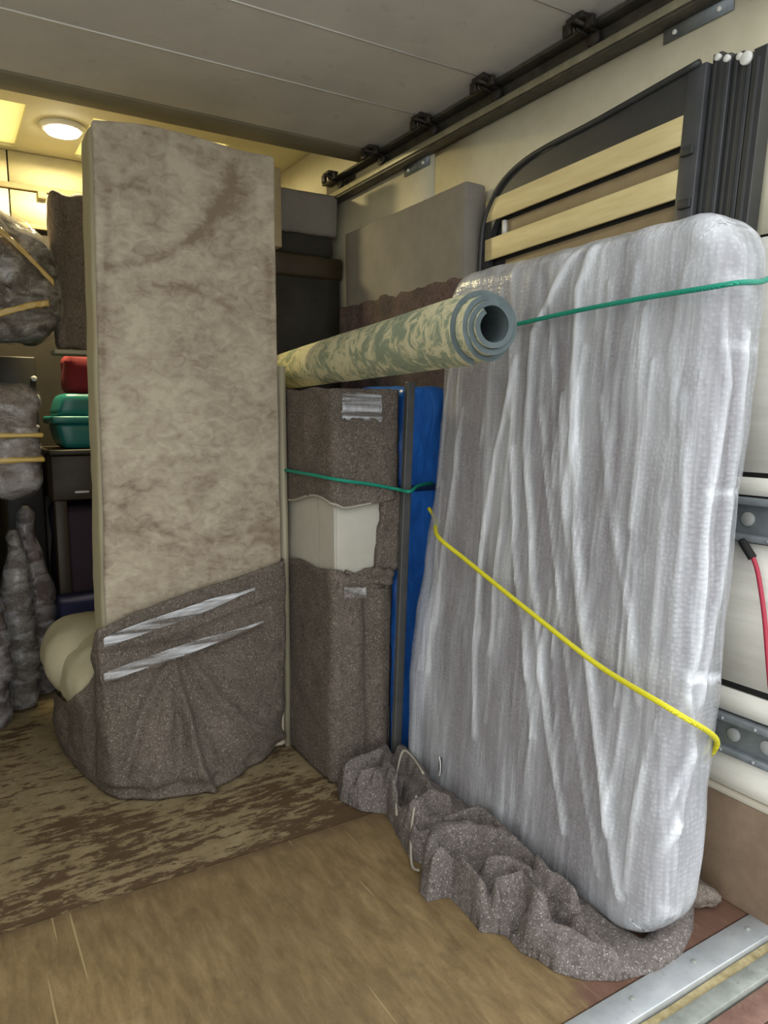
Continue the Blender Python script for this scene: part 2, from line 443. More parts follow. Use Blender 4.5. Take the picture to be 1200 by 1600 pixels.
# floor : three sheets
floor = struct(box('floor', (XL, YR, -.10), (XW + .03, YB, -.022), M_BLACK))
for lo, hi, m in (((XL, YR + .004, -.022), (XW, 1.80, 0), M_FL0), ((XL, 1.806, -.022), (XW, 3.03, -.003), M_FL1), ((XL, 3.036, -.022), (XW, YB, -.003), M_FL1)):
    rbox('floor_sheet', lo, hi, m, floor, r=.002, n=(2, 2, 1), smooth=False)
# rear sill (galvanised edge, groove, second strip) and the tail lift boards
sill = struct(box('trim_1', (XL - .06, .70, -.16), (XW + .05, YR, -.03), M_STEEL2))
rbox('steel_edge_strip', (XL - .04, .862, -.03), (XW + .03, YR, .003), M_STEEL, sill, r=.003, n=(10, 1, 1))
rbox('groove_strip', (XL - .04, .838, -.03), (XW + .03, .860, -.010), M_GROOVE, sill, r=.003, n=(10, 1, 1), amp=.003, sc=30)
rbox('weathered_strip', (XL - .04, .795, -.03), (XW + .03, .836, -.002), M_STEEL2, sill, r=.003, n=(10, 1, 1))
for i in range(11):
    cyl('rivet', (-.45 + i * .2, .90, .004), .006, .004, 2, M_STEEL2, sill, 8)
lift = thing('tail_lift', 'red-brown boarded tail lift platform beyond the steel sill', 'tail lift', (.5, .4, -.03))
for k in range(3):
    rbox('plank', (XL, .735 - .062 * (k + 1) + .059, -.055), (XW, .735 - .062 * k + .056, -.012), M_REDWOOD if k != 1 else M_REDWOOD, lift, r=.003, n=(6, 1, 1))
rbox('lift_edge', (XL, .545, -.055), (XW, .603, -.010), M_STEEL, lift, r=.004, n=(4, 1, 1))
# right wall
wall = struct(box('wall_right', (XW, YR - .12, -.1), (XW + .05, YB, ZC), M_BLACK))
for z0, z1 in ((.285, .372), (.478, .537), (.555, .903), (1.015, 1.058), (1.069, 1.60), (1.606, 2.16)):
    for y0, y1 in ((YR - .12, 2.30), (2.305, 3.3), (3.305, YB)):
        rbox('wall_panel', (XW - .012, y0, z0), (XW, y1, z1), M_WALL if z0 < 1.5 else M_WALL_WARMLIT, wall, r=.002, n=(1, 6, 2))
rbox('wall_panel', (XW - .012, YR - .12, 2.163), (XW, YB, ZC), M_WALL_WARMLIT, wall, r=.002, n=(1, 6, 1))
kick = struct(rbox('baseboard_right', (XW - .028, YR - .05, 0), (XW, YB, .272), M_KICK, None, r=.003, n=(1, 8, 2)))
rbox('top_edge', (XW - .029, YR - .05, .272), (XW, YB, .284), M_KICKE, kick, r=.003, n=(1, 6, 1))
def lash(z0, z1):
    t = struct(box('trim_2', (XW - .008, YR - .12, z0), (XW, YB, z1), M_TRACK))
    rbox('lip', (XW - .030, YR - .12, z1 - .018), (XW - .006, YB, z1), M_TRACK, t, r=.004, n=(1, 2, 1))
    rbox('lip', (XW - .030, YR - .12, z0), (XW - .006, YB, z0 + .018), M_TRACK, t, r=.004, n=(1, 2, 1))
    for i in range(16):
        y = YR - .09 + i * .085
        cyl('hole_plate', (XW - .010, y, (z0 + z1) / 2), .017, .005, 0, M_TRACKH, t, 14)
        for zz in (z0 + .009, z1 - .009):
            cyl('rivet', (XW - .031, y + .02, zz), .0045, .004, 0, M_STEEL, t, 6)
lash(.375, .474); lash(.907, 1.011)
# left wall, bulkhead, ceiling
wl = struct(box('wall_left', (XL - .05, YR - .12, -.1), (XL, YB, ZC), M_WALL))
wb = struct(box('wall_back', (XL, YB, -.1), (XW, YB + .05, ZC), M_BULK_SHADE))
for z0, z1 in ((2.302, 2.448), (2.125, 2.272)):
    xs = [XL, -.1, .37, .84, 1.31, XW]
    for a, b_ in zip(xs[:-1], xs[1:]):
        rbox('bulkhead_panel', (a + .003, YB - .014, z0), (b_ - .003, YB, z1), M_PLANK, wb, r=.002, n=(2, 1, 1))
rbox('batten', (XL, YB - .03, 2.274), (XW, YB, 2.300), M_BATTEN, wb, r=.003, n=(2, 1, 1))
rbox('batten', (XL, YB - .03, 2.098), (XW, YB, 2.122), M_BATTEN, wb, r=.003, n=(2, 1, 1))
rbox('batten_block', (.49, YB - .05, 2.240), (.53, YB - .001, 2.274), M_BATTEN, wb, r=.003, n=(1, 1, 1))
ceil = struct(box('ceiling', (XL, YR - .12, ZC), (XW, 3.44, ZC + .04), M_CEIL))
def cpiece(lo, hi): return box('ceiling_panel', (*lo, ZC), (*hi, ZC + .04), M_CEIL, ceil)
cpiece((XL, 3.44), (-.2, YB)); cpiece((.40, 3.44), (.655, YB)); cpiece((1.25, 3.44), (XW, YB)); cpiece((-.2, 3.985), (.40, YB)); cpiece((.655, 3.985), (1.25, YB))
rbox('roof_sheet', (-.2, 3.44, ZC + .012), (.40, 3.985, ZC + .018), M_SKYL, ceil, r=.002, n=(2, 2, 1))
rbox('roof_sheet', (.655, 3.44, ZC + .012), (1.25, 3.985, ZC + .018), M_SKYL, ceil, r=.002, n=(2, 2, 1))

# ---- open roller door overhead
door = thing('roller_door', 'open grey panelled shutter door rolled back under the roof', 'door', (.5, 2, ZD))
ys = [.80, 1.14, 1.515, 1.92, 2.265, 2.65]
for i in range(len(ys) - 1):
    rbox('door_panel', (XL + .05, ys[i] + .002, ZD), (1.602, ys[i + 1] - .002, ZD + .03), M_DOOR, door, r=.003, n=(6, 3, 1), smooth=False)
for yj in ys[1:-1]:
    rbox('seam_lip', (XL + .05, yj - .004, ZD - .0025), (1.52, yj + .003, ZD + .001), M_LIP, door, r=.0008, n=(2, 1, 1))
rbox('bottom_rail', (XL + .05, 2.652, ZD - .004), (1.602, 2.80, ZD + .035), M_BRAIL, door, r=.012, n=(6, 1, 1))
rail = struct(box('trim_3', (XW - .022, YR - .12, 2.15), (XW - .012, 3.15, 2.245), M_RAIL))
rbox('rail_lip', (XW - .062, YR - .12, 2.148), (XW - .02, 3.12, 2.158), M_RAIL, rail, r=.003, n=(1, 4, 1))
rbox('rail_lip', (XW - .066, YR - .12, 2.158), (XW - .058, 3.10, 2.180), M_RAILL, rail, r=.003, n=(1, 4, 1))
rbox('rail_lip', (XW - .062, YR - .12, 2.235), (XW - .02, 3.12, 2.245), M_RAIL, rail, r=.003, n=(1, 4, 1))
for y0, y1 in ((1.12, 1.31), (2.33, 2.50)):
    bk = rbox('bracket_plate', (XW - .018, y0, 2.118), (XW - .013, y1, 2.19), M_TRACK, rail, r=.001, n=(1, 1, 1))
    for yy in (y0 + .035, y1 - .035): cyl('bolt', (XW - .020, yy, 2.133), .006, .006, 0, M_WHITE, bk, 8)
for y in ys[1:-1] + [2.62, 2.97]:
    h = rbox('hinge', (1.51, y - .028, ZD - .014), (1.56, y + .032, ZD), M_GREASE, door, r=.004, n=(3, 3, 1), amp=.004, sc=40)
    for dy, x0, x1 in ((-.012, 1.50, 1.59), (.018, 1.535, 1.60)):
        tube('roller_pin', [(x0, y + dy, ZD - .02), (x1, y + dy, ZD - .028)], .006, M_GREASE, h, 8)
    cyl('roller', (1.585, y, ZD - .040), .022, .016, 0, M_GREASE, h, 14)
    rbox('hinge_ear', (1.53, y - .045, ZD - .036), (1.545, y - .018, ZD - .008), M_GREASE, h, r=.004, n=(1, 1, 1))
    rbox('hinge_ear', (1.515, y + .020, ZD - .038), (1.53, y + .05, ZD - .006), M_GREASE, h, r=.004, n=(1, 1, 1))

# ---- ceiling lamp
lamp = thing('ceiling_lamp', 'lit round ceiling lamp between the pale roof panels', 'lamp', (.555, 3.60, ZC))
cyl('lamp_rim', (.555, 3.60, ZC - .010), .085, .02, 2, M_WHITE, lamp, 32, r2=.095)
cyl('lamp_lens', (.555, 3.60, ZC - .026), .066, .014, 2, M_LED, lamp, 28, r2=.074)
ld = bpy.data.lights.new('lamp_light', 'AREA'); ld.shape = 'DISK'; ld.size = .13; ld.energy = 17; ld.color = (1, .84, .46); ld.spread = math.pi
lo_ = bpy.data.objects.new('lamp_light', ld); COL.objects.link(lo_); lo_.location = (.555, 3.60, ZC - .045)

# ================================================================== BUBBLE-WRAPPED MATTRESS
LEAN = .13 / 1.62
def lean(V):
    V = np.array(V, float); V[:, 0] += V[:, 2] * LEAN; return V
mt = thing('mattress', 'bubble-wrapped mattress leaning on its end against the right wall', 'mattress', (1.32, 1.4, 0))
x0, x1 = 1.238, 1.418
V, Fc, N = rbox_raw((x0 + .012, .948, .035), (x1 - .012, 1.885, 1.612), .06, (4, 10, 16), .11)
mesh('mattress_body', lean(V), Fc, M_BL2, mt)
V, Fc, N = rbox_raw((x0, .930, .022), (x1, 1.905, 1.628), .055, (16, 100, 150), .115)
Vl = lean(V)
fp = lambda px, py: on(px, py, 0, 1.238 + LEAN * on(px, py, 0, 1.3)[2])
sp = lambda px, py: on(px, py, 1, .932)
pleats = [  # points in truck space, ridge width, height, opacity for doubled film and painted-in white highlights
    ([fp(808, 560), fp(775, 700), fp(752, 850), fp(742, 1000), fp(738, 1150)], .010, .010, .42),
    ([fp(905, 375), fp(872, 440), fp(835, 520), fp(822, 700), fp(834, 900), fp(850, 1100), fp(880, 1300)], .012, .012, .40),
    ([fp(925, 385), fp(905, 450), fp(896, 640), fp(902, 820), fp(918, 1000), fp(940, 1180), fp(965, 1400)], .014, .013, .42),
    ([fp(845, 640), fp(862, 800), fp(880, 980), fp(908, 1200), fp(935, 1370)], .008, .008, .34),
    ([fp(878, 620), fp(880, 760), fp(900, 900), fp(925, 1100), fp(950, 1300)], .009, .009, .30),
    ([fp(725, 640), fp(707, 760), fp(690, 880), fp(672, 1050)], .009, .008, .25),
    ([fp(940, 620), fp(955, 800), fp(985, 960), fp(995, 1100)], .010, .008, .22),
    ([fp(800, 700), fp(805, 860), fp(820, 1000), fp(832, 1150)], .010, .009, .30),
    ([fp(860, 470), fp(865, 600), fp(868, 760)], .008, .008, .30),
    ([fp(960, 350), fp(1000, 345), fp(1060, 330)], .02, .006, .2),
    ([fp(780, 600), fp(765, 800), fp(750, 960)], .022, -.006, -.12),
    ([fp(845, 420), fp(870, 560), fp(858, 700)], .016, -.006, -.16),
    ([sp(1010, 400), sp(1010, 560), sp(1000, 760), sp(995, 900)], .028, -.006, -.26),
    ([sp(1050, 420), sp(1046, 600), sp(1036, 780), sp(1028, 900)], .009, .009, .30),
    ([sp(1130, 420), sp(1135, 600), sp(1105, 800), sp(1090, 1000), sp(1052, 1190), sp(1020, 1330)], .013, .012, .36),
    ([sp(1165, 520), sp(1150, 700), sp(1135, 850), sp(1112, 980), sp(1090, 1100)], .010, .010, .36),
    ([sp(1080, 1180), sp(1050, 1260), sp(1010, 1360), sp(985, 1430)], .012, .010, .36),
    ([sp(1075, 1090), sp(1085, 1180), sp(1055, 1300)], .010, .009, .3),
    ([sp(1040, 1110), sp(1000, 1250), sp(985, 1380)], .016, -.006, -.2),
    ([sp(1060, 1290), sp(1035, 1340), sp(975, 1415)], .012, .010, .4),
    ([sp(975, 1420), sp(1010, 1415), sp(1060, 1425)], .010, .007, .3),
    ([sp(1035, 1430), sp(1015, 1480)], .008, .006, .3),
    ([sp(1045, 772), sp(1120, 768), sp(1175, 766)], .006, -.007, .35),
    ([sp(1050, 540), sp(1120, 535), sp(1190, 545)], .006, -.005, .25),
    ([sp(1040, 1050), sp(1100, 1056), sp(1130, 1055)], .006, -.007, .45),
    ([sp(1030, 1066), sp(1130, 1060)], .004, -.004, .35),
    ([sp(960, 1290), sp(1040, 1300)], .005, -.005, .2),
    ([sp(1060, 330), sp(1110, 420), sp(1165, 450)], .02, .006, .25),
]
disp = np.zeros(len(V)); hl_alpha = np.zeros(len(V))
for pts, wd, ht, hl in pleats:
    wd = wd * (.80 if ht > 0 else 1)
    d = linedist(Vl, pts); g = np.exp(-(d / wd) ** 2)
    disp += g * ht * .8; hl_alpha += np.exp(-(d / (wd * 1.15)) ** 2) * hl
rp = random.Random(5)
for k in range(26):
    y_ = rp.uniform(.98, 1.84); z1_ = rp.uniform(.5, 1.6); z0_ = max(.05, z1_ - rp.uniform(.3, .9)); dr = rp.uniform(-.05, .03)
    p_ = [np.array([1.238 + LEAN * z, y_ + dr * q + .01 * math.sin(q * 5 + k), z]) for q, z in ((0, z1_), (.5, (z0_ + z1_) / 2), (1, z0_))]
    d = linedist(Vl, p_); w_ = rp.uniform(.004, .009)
    disp += np.exp(-(d / w_) ** 2) * .005; hl_alpha += np.exp(-(d / w_) ** 2) * rp.uniform(.10, .28)
Pn = V.copy(); Pn[:, 2] *= .18
disp += fbm(Pn, 13, 3) * .003 + fbm(V, 5, 3) * .007
ff = (V[:, 0] < 1.30)
V[:, 1] -= .022 * np.clip((V[:, 1] - 1.75) / .15, 0, 1) * np.clip((V[:, 2] - .75) / .2, 0, 1)
hl_alpha += .20 * np.clip((V[:, 2] - 1.45) / .12, 0, 1) + .10 * fbm(V * np.array([1, 1, .3]), 6, 2)
hl_alpha += .16 * np.clip((1.30 - V[:, 1]) / .2, 0, 1) * np.clip((.5 - V[:, 2]) / .5, 0, 1)
# loose film flares at the far edge
fl = np.clip((V[:, 1] - 1.75) / .14, 0, 1) * np.exp(-((V[:, 2] - .42) / .38) ** 2)
Vd = V + N * disp[:, None]; Vd[:, 0] -= fl * .035
mesh('bubble_wrap', lean(Vd), Fc, M_BUB, mt, attr=hl_alpha)
# clear tape on the near corner and a small tear
def strip(name, pts, wid, wdir, m, parent, off, nrm, nv=3, jit=.002, lab=None, taper=None):
    pts = smoothpath(pts, 5); wdir = np.array(wdir, float); nrm = np.array(nrm, float)
    def f(u, v):
        k = u * (len(pts) - 1); i = min(int(k), len(pts) - 2); p = pts[i] * (1 - (k - i)) + pts[i + 1] * (k - i)
        return p + wdir * (v - .5) * wid * (1 if taper is None else .25 + .75 * math.sin(math.pi * min(1, u * 1.05 + .12)) ** taper) * (1 + .25 * mn.noise(Vector((u * 7, v * 2, wid * 50)))) + nrm * (off + jit * mn.noise(Vector((u * 14, v * 6, wid * 90))))
    o = sheet(name, f, len(pts) * 2, nv + 3, m, parent, .001)
    if lab: o['label'] = lab
    return o
tp = fp(692, 1195)
Vt = []; n_ = 14
for j in range(n_):
    a = 2 * math.pi * j / n_; Vt.append((tp[0] - .011, tp[1] + .006 * math.cos(a), tp[2] + .030 * math.sin(a)))
Vt += [(v[0] + .006, tp[1] + (v[1] - tp[1]) * .2, tp[2] + (v[2] - tp[2]) * .8) for v in Vt[:n_]]
te = mesh('tear', Vt, [(j, (j + 1) % n_, n_ + (j + 1) % n_, n_ + j) for j in range(n_)] + [tuple(n_ + j for j in range(n_))], M_BLACK, mt)
te['label'] = 'dark slit torn in the wrap'
tube('torn_edge', [(tp[0] - .014, tp[1] + .006 * math.cos(a), tp[2] + .031 * math.sin(a)) for a in np.linspace(math.pi * .55, -math.pi * .5 + 2 * math.pi * .0 + 0, 1)] +
     [(tp[0] - .015, tp[1] + .008 * math.cos(a), tp[2] + .031 * math.sin(a)) for a in np.linspace(.8 * math.pi, 1.5 * math.pi, 9)], .0018, M_WHITE, te, 6)

# ================================================================== TALL VELVET SOFA BASE ON END
def slabshape(V):   # leans a little to the left at its top? stays plumb; left side tapers
    V = np.array(V); V[:, 0] += np.clip(1 - (V[:, 0] - .39) / .60, 0, 1) * .045 * V[:, 2] / 2.05; return V
sofa = thing('sofa', 'tall mottled beige velvet sofa standing on end, lower part in blanket', 'sofa', (.7, 2.45, 0))
def crown(V, N):
    V = V.copy(); top = V[:, 2] > 1.9
    V[:, 2] += np.where(top, .020 * np.sin(np.clip((V[:, 0] - .36) / .50, 0, 1) * math.pi) + .004, 0)
    return V
bp_ = rbox('base_panel', (.396, 2.332, .02), (1.000, 2.36, 2.035), M_VEL, sofa, r=.008, n=(70, 1, 220), amp=.003, sc=5, shear=slabshape, fn=crown)
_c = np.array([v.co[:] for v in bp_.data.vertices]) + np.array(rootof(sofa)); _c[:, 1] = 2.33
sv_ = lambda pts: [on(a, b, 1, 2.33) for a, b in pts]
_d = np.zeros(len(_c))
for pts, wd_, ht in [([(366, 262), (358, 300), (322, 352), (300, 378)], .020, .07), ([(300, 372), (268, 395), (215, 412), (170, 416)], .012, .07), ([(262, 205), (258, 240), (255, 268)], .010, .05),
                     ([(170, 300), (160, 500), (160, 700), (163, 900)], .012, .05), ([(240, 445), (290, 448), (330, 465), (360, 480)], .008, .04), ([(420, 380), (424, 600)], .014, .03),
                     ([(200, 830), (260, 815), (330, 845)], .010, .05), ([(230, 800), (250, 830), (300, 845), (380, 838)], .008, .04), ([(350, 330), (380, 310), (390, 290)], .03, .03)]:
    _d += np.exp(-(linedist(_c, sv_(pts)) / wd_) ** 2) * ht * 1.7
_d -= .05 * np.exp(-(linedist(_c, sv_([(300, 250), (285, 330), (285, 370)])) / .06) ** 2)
_a = bp_.data.attributes.new('highlight_brush_tone', 'FLOAT', 'POINT'); _a.data.foreach_set('value', _d.tolist())
rbox('side_padding', (.388, 2.352, .03), (1.003, 2.50, 2.03), M_VELP, sofa, r=.02, n=(14, 6, 40), amp=.004, sc=7, shear=slabshape, fn=crown)
rbox('seat_padding', (.46, 2.47, .03), (.99, 2.80, .50), M_VELP, sofa, r=.05, n=(8, 6, 8), amp=.01)
rbox('armrest', (.262, 2.56, .225), (.95, 2.93, .475), M_VELP, sofa, r=.122, n=(24, 14, 12), amp=.014, sc=5)
rbox('armrest_front', (.300, 2.40, .205), (.95, 2.74, .455), M_VELP, sofa, r=.12, n=(24, 14, 12), amp=.016, sc=6)
# blanket skirt
gath = np.array([.60, 2.30, .43])
path = [(.335, 3.00), (.305, 2.80), (.315, 2.60), (.345, 2.42), (.372, 2.315), (.40, 2.295), (.52, 2.292), (.66, 2.292), (.82, 2.294), (.96, 2.298), (1.004, 2.315), (1.006, 2.42), (1.006, 2.55)]
outp = [(.335, 3.00), (.295, 2.82), (.310, 2.60), (.345, 2.42), (.385, 2.290), (.43, 2.245), (.53, 2.195), (.66, 2.165), (.80, 2.215), (.93, 2.30), (1.000, 2.370), (1.006, 2.44), (1.006, 2.55)]
toph = [.12, .20, .235, .33, .535, .56, .60, .635, .665, .695, .705, .70, .69]
PA = smoothpath([(*p, 0) for p in path], 10); PO = smoothpath([(*p, 0) for p in outp], 10); PT = smoothpath([(h, 0, 0) for h in toph], 10)
def skirt(u, v):
    k = u * (len(PA) - 1); i = min(int(k), len(PA) - 2); f_ = k - i
    a = PA[i] * (1 - f_) + PA[i + 1] * f_; b = PO[i] * (1 - f_) + PO[i + 1] * f_; h = (PT[i] * (1 - f_) + PT[i + 1] * f_)[0]
    z = h * v + .004 * (1 - v)
    g = min(1, max(0, 1 - z / .42)) ** 1.3
    s = a * (1 - g) + b * g
    under = max(0, 1 - z / .05)          # tucks in at the floor
    c = np.array([.68, 2.55, 0]); s = s + (c - s) * .035 * under
    return (s[0], s[1], z)
sk = lambda px, py, y=2.26: on(px, py, 1, y)
folds = [([gath, sk(225, 1120), sk(192, 1215)], .020, .016), ([gath, sk(262, 1130), sk(232, 1230)], .022, -.012), ([gath, sk(292, 1120), sk(303, 1190), sk(325, 1228)], .013, -.026),
         ([gath, sk(282, 1100), sk(272, 1210)], .018, .015), ([gath + [.03, 0, .02], sk(340, 1090), sk(380, 1130), sk(438, 1150, 2.33)], .018, -.016), ([gath, sk(315, 1110), sk(345, 1170), sk(390, 1190)], .03, .014),
         ([gath + [.06, 0, .03], sk(380, 1060), sk(430, 1100, 2.3)], .025, .012), ([sk(160, 1010, 2.3), sk(230, 1000, 2.3), sk(300, 975, 2.3), sk(420, 930, 2.3)], .012, -.008),
         ([sk(165, 1060, 2.3), sk(250, 1035, 2.3), sk(400, 975, 2.3)], .014, -.012), ([sk(180, 1245), sk(260, 1222), sk(330, 1205)], .02, .015),
         ([sk(300, 1000, 2.29), sk(262, 1010, 2.29), sk(240, 1020, 2.29)], .012, .008),
         ([np.array([.33, 2.6, .2]), np.array([.31, 2.65, .02])], .03, .012), ([np.array([.34, 2.45, .3]), np.array([.31, 2.75, .12])], .03, -.012), ([np.array([.36, 2.38, .4]), np.array([.34, 2.40, .05])], .03, .014)]
def skirtpost(P):
    d = np.zeros(len(P))
    Q = P * np.array([1, .0, 1])
    for pts, wd, ht in folds:
        front = pts[0][1] < 2.42 and pts[0][0] > .37
        d += (np.exp(-(linedist(Q, [np.array(p_) * np.array([1, 0, 1]) for p_ in pts]) / wd) ** 2) * (P[:, 1] < 2.45) if front else np.exp(-(linedist(P, pts) / wd) ** 2)) * ht * 1.4
    return -(d + fbm(P, 8, 3) * .007 + fbm(P, 30, 2) * .0015)
skb = sheet('moving_blanket', skirt, 170, 70, M_BL, sofa, .006, post=skirtpost)
skb['label'] = 'speckled grey moving blanket wrapped round the foot'
def filmband(pts, wid, off):
    strip('film_band', [on(a, b, 1, 2.29) for a, b in pts], wid, (0, 0, 1), M_FILM, sofa, off, (0, -1, 0), nv=6, jit=.003, lab='shiny diagonal band of stretch film', taper=.4)
filmband([(160, 1002), (210, 983), (290, 955), (345, 935), (395, 918)], .040, .022)
filmband([(160, 1056), (215, 1036), (290, 1010), (350, 990), (408, 968)], .036, .024)

# pale board
bd = rbox('board', (1.0135, 2.345, 0), (1.033, 2.78, 1.37), M_BOARD, None, r=.002, n=(1, 2, 2)); rebase(bd)
tag(bd, 'pale upright board edge squeezed between velvet sofa and wrapped cabinet', 'board')

# ================================================================== WRAPPED CABINET
cab = thing('cabinet', 'beige cabinet wrapped in grey blankets under the rolled rug', 'cabinet', (1.16, 2.4, 0))
rbox('cabinet_body', (1.062, 2.035, .02), (1.262, 2.93, 1.27), M_CAB, cab, r=.006, n=(4, 10, 12))
box('door_gap', (1.0605, 2.148, .03), (1.063, 2.153, 1.26), M_CABG, cab)
box('cabinet_door', (1.054, 2.155, .03), (1.0615, 2.92, 1.26), M_CAB, cab)
box('cabinet_door', (1.054, 2.036, .03), (1.0615, 2.146, 1.26), M_CAB, cab)
def wrapfn(lo, hi, zr, seed, lowflare=0):
    def f(V, N):
        V = V.copy(); V += N * (fbm(V + seed, 7, 3) * .006)[:, None]
        if lowflare: V[:, 0] -= np.where(V[:, 0] < 1.1, lowflare * np.clip(1 - V[:, 2] / .5, 0, 1), 0)
        return V
    return f
def wrap(z0f, z1f, name, lab, m, x0=1.046, x1=1.300, y0=2.018, y1=2.95, seed=0, ridg=(), xr=None):
    """four-sided blanket sleeve around the cabinet"""
    pts = [(x1, y1), (x0, y1), (x0, y0 + .015), (x0 + .012, y0), (x1 - .04, y0), (x1, y0 + .05), (x1, y1)]
    P = []
    for i in range(len(pts) - 1):
        a, b = np.array(pts[i]), np.array(pts[i + 1]); L = np.linalg.norm(b - a); k = max(1, int(L / .015))
        for j in range(k): P.append(a + (b - a) * j / k)
    P.append(np.array(pts[-1])); n = len(P)
    c0 = np.array([(x0 + x1) / 2, 2.3])
    def f(u, v):
        k = u * (n - 1); i = min(int(k), n - 2); p = P[i] * (1 - (k - i)) + P[i + 1] * (k - i)
        za, zb = z0f(p[0], p[1]), z1f(p[0], p[1]); z = za + (zb - za) * v
        x, y = p
        if xr: x = x + xr(x, z)
        return (x, y, z)
    def post(Q):
        d = fbm(Q + seed, 7, 3) * .006 + fbm(Q + seed, 35, 2) * .0012
        for pp, wd, ht in ridg: d = d + np.exp(-(linedist(Q, pp) / wd) ** 2) * ht
        return d
    o = sheet(name, f, n, 60, m, cab, -.006, post=lambda Q: post(Q))
    o['label'] = lab; return o
fc = lambda px, py: on(px, py, 1, 2.018); lc = lambda px, py: on(px, py, 0, 1.046)
# right edge of the wrapping leans out at the top
xr = lambda x, z: (.012 * (z - .5) if x > 1.15 else -.010 * max(0, 1 - z / .5))
zt = lambda x, y: .925 + (.018 * math.sin((y - 2.02) * 14) if x < 1.07 else -.012 + .32 * max(0, x - 1.10) ** 1.0 * .35)
wrap(zt, lambda x, y: 1.288 + .004 * math.sin(y * 30), 'moving_blanket', 'upper speckled brown-grey blanket with pale hem', M_BL, seed=3.3,
     ridg=[([fc(590, 640), fc(600, 700), fc(606, 790)], .012, .008), ([lc(480, 650), lc(485, 780)], .02, .006), ([fc(560, 800), fc(610, 775)], .01, .01)], xr=xr)
wrap(lambda x, y: .004, lambda x, y: (.715 - .05 * (y - 2.02) if x < 1.07 else .700 + .03 * (x - 1.05)) + .006 * math.sin(x * 40 + y * 21), 'moving_blanket', 'lower speckled grey blanket', M_BL, seed=8.1, x0=1.042, x1=1.292,
     ridg=[([fc(572, 940), fc(575, 1050), fc(578, 1200)], .012, -.022), ([fc(590, 940), fc(592, 1060), fc(596, 1190)], .012, .012), ([fc(555, 940), fc(558, 1000), fc(545, 1190)], .018, .008), ([fc(535, 910), fc(605, 905)], .012, .012)], xr=lambda x, z: (-.03 * max(0, z * 0) + (-.012 if x > 1.15 else -.010 * max(0, 1 - z / .5))))
# hems
hm = [(1.040, y, zt(1.05, y)) for y in np.linspace(2.9, 2.03, 30)] + [(x, 2.012, zt(x, 2.02)) for x in np.linspace(1.05, 1.27, 10)]
tube('hem', hm, .0045, M_HEM, cab, 6)['label'] = 'pale stitched blanket hem'
# bunched knot at right edge
kn = fc(596, 900)
rbox('blanket_knot', (kn[0] - .038, 1.985, kn[2] - .036), (kn[0] + .036, 2.05, kn[2] + .034), M_BL, cab, r=.026, n=(12, 8, 12), amp=.016, sc=24)
rbox('blanket_fold', (1.200, 2.010, .69), (1.290, 2.05, .955), M_BL, cab, r=.012, n=(8, 3, 14), amp=.008, sc=20, shear=lambda V: V + np.array([1, 0, 0]) * ((V[:, 2:3] - .70) * .14 - .005))
tube('knot_strand', smoothpath([fc(540, 893), fc(570, 902), fc(600, 884), fc(606, 905), fc(588, 915)], 5), .007, M_BL, cab, 8)
strip('film_band', [on(533, 634, 1, 2.01), on(560, 634, 1, 2.01), on(595, 638, 1, 2.01)], .080, (0, 0, 1), M_FILM, cab, .008, (0, -1, 0), nv=6, jit=.008, lab='crinkled clear film at the top')
strip('film_band', [on(536, 925, 1, 2.01), on(570, 925, 1, 2.01)], .035, (0, 0, 1), M_CLEAR, cab, .010, (0, -1, 0), nv=4, jit=.005, lab='small patch of clear film')

# pole
pole = mesh('bed_rail', *(lambda A: (A[0], A[1]))(rbox_raw((0, 0, 0), (.030, .022, 1.31), .004, (1, 1, 8))[:2]), M_POLE, None, smooth=False)
me = pole.data
for v in me.vertices:
    v.co.x += 1.226 + .060 * v.co.z; v.co.y += 1.955 + .03 * v.co.z
me.update(); rebase(pole); tag(pole, 'dark grey flat metal rail upright between wrapped cabinet and blue slab', 'bed rail')

# blue slab
bs = thing('blue_wrapped_slab', 'upright slab in bright blue plastic behind the dark metal rail', 'wrapped panel', (1.38, 2.4, 0))
def bluefn(V, N):
    V = V + N * (fbm(V * np.array([1, 1, .5]), 12, 3) * .010)[:, None]
    band = np.exp(-((V[:, 2] - .955) / .018) ** 2); V = V - N * (band * .010)[:, None]
    return V
rbox('blue_cover', (1.268, 2.055, .01), (1.460, 2.80, 1.30), M_BLUE, bs, r=.03, n=(14, 20, 60), fn=bluefn, shear=lambda V: V + np.array([1, 0, 0]) * V[:, 2:3] * .045)
sv, sf, _n = rbox_raw((1.263, 2.050, .945), (1.465, 2.805, .968), .01, (4, 6, 2))
mesh('strap', np.array(sv) + np.array([.043, 0, 0]), sf, M_BLUED, bs)

# ================================================================== GREY DIVAN AT THE BACK
dv = thing('divan_base', 'tall grey fabric divan base leaning on right wall behind the rug', 'divan', (1.53, 2.35, 0))
rbox('divan_body', (1.512, 1.975, .02), (1.600, 2.80, 1.955), M_GREYF, dv, r=.012, n=(3, 16, 20), amp=.003, sc=4,
     shear=lambda V: V + np.array([0, 1, 0]) * (1.955 - V[:, 2:3]) * -.06 * (V[:, 1:2] < 2.4) * 0)
def mfn(V, N): return V + N * (fbm(V * np.array([1, 1, .4]), 14, 3) * .014)[:, None]
dd = rbox('moving_blanket', (1.500, 1.965, .015), (1.603, 2.83, 1.655), M_BLM, dv, r=.015, n=(4, 40, 40), fn=mfn)
dd['label'] = 'dark maroon-grey blanket round the lower part'
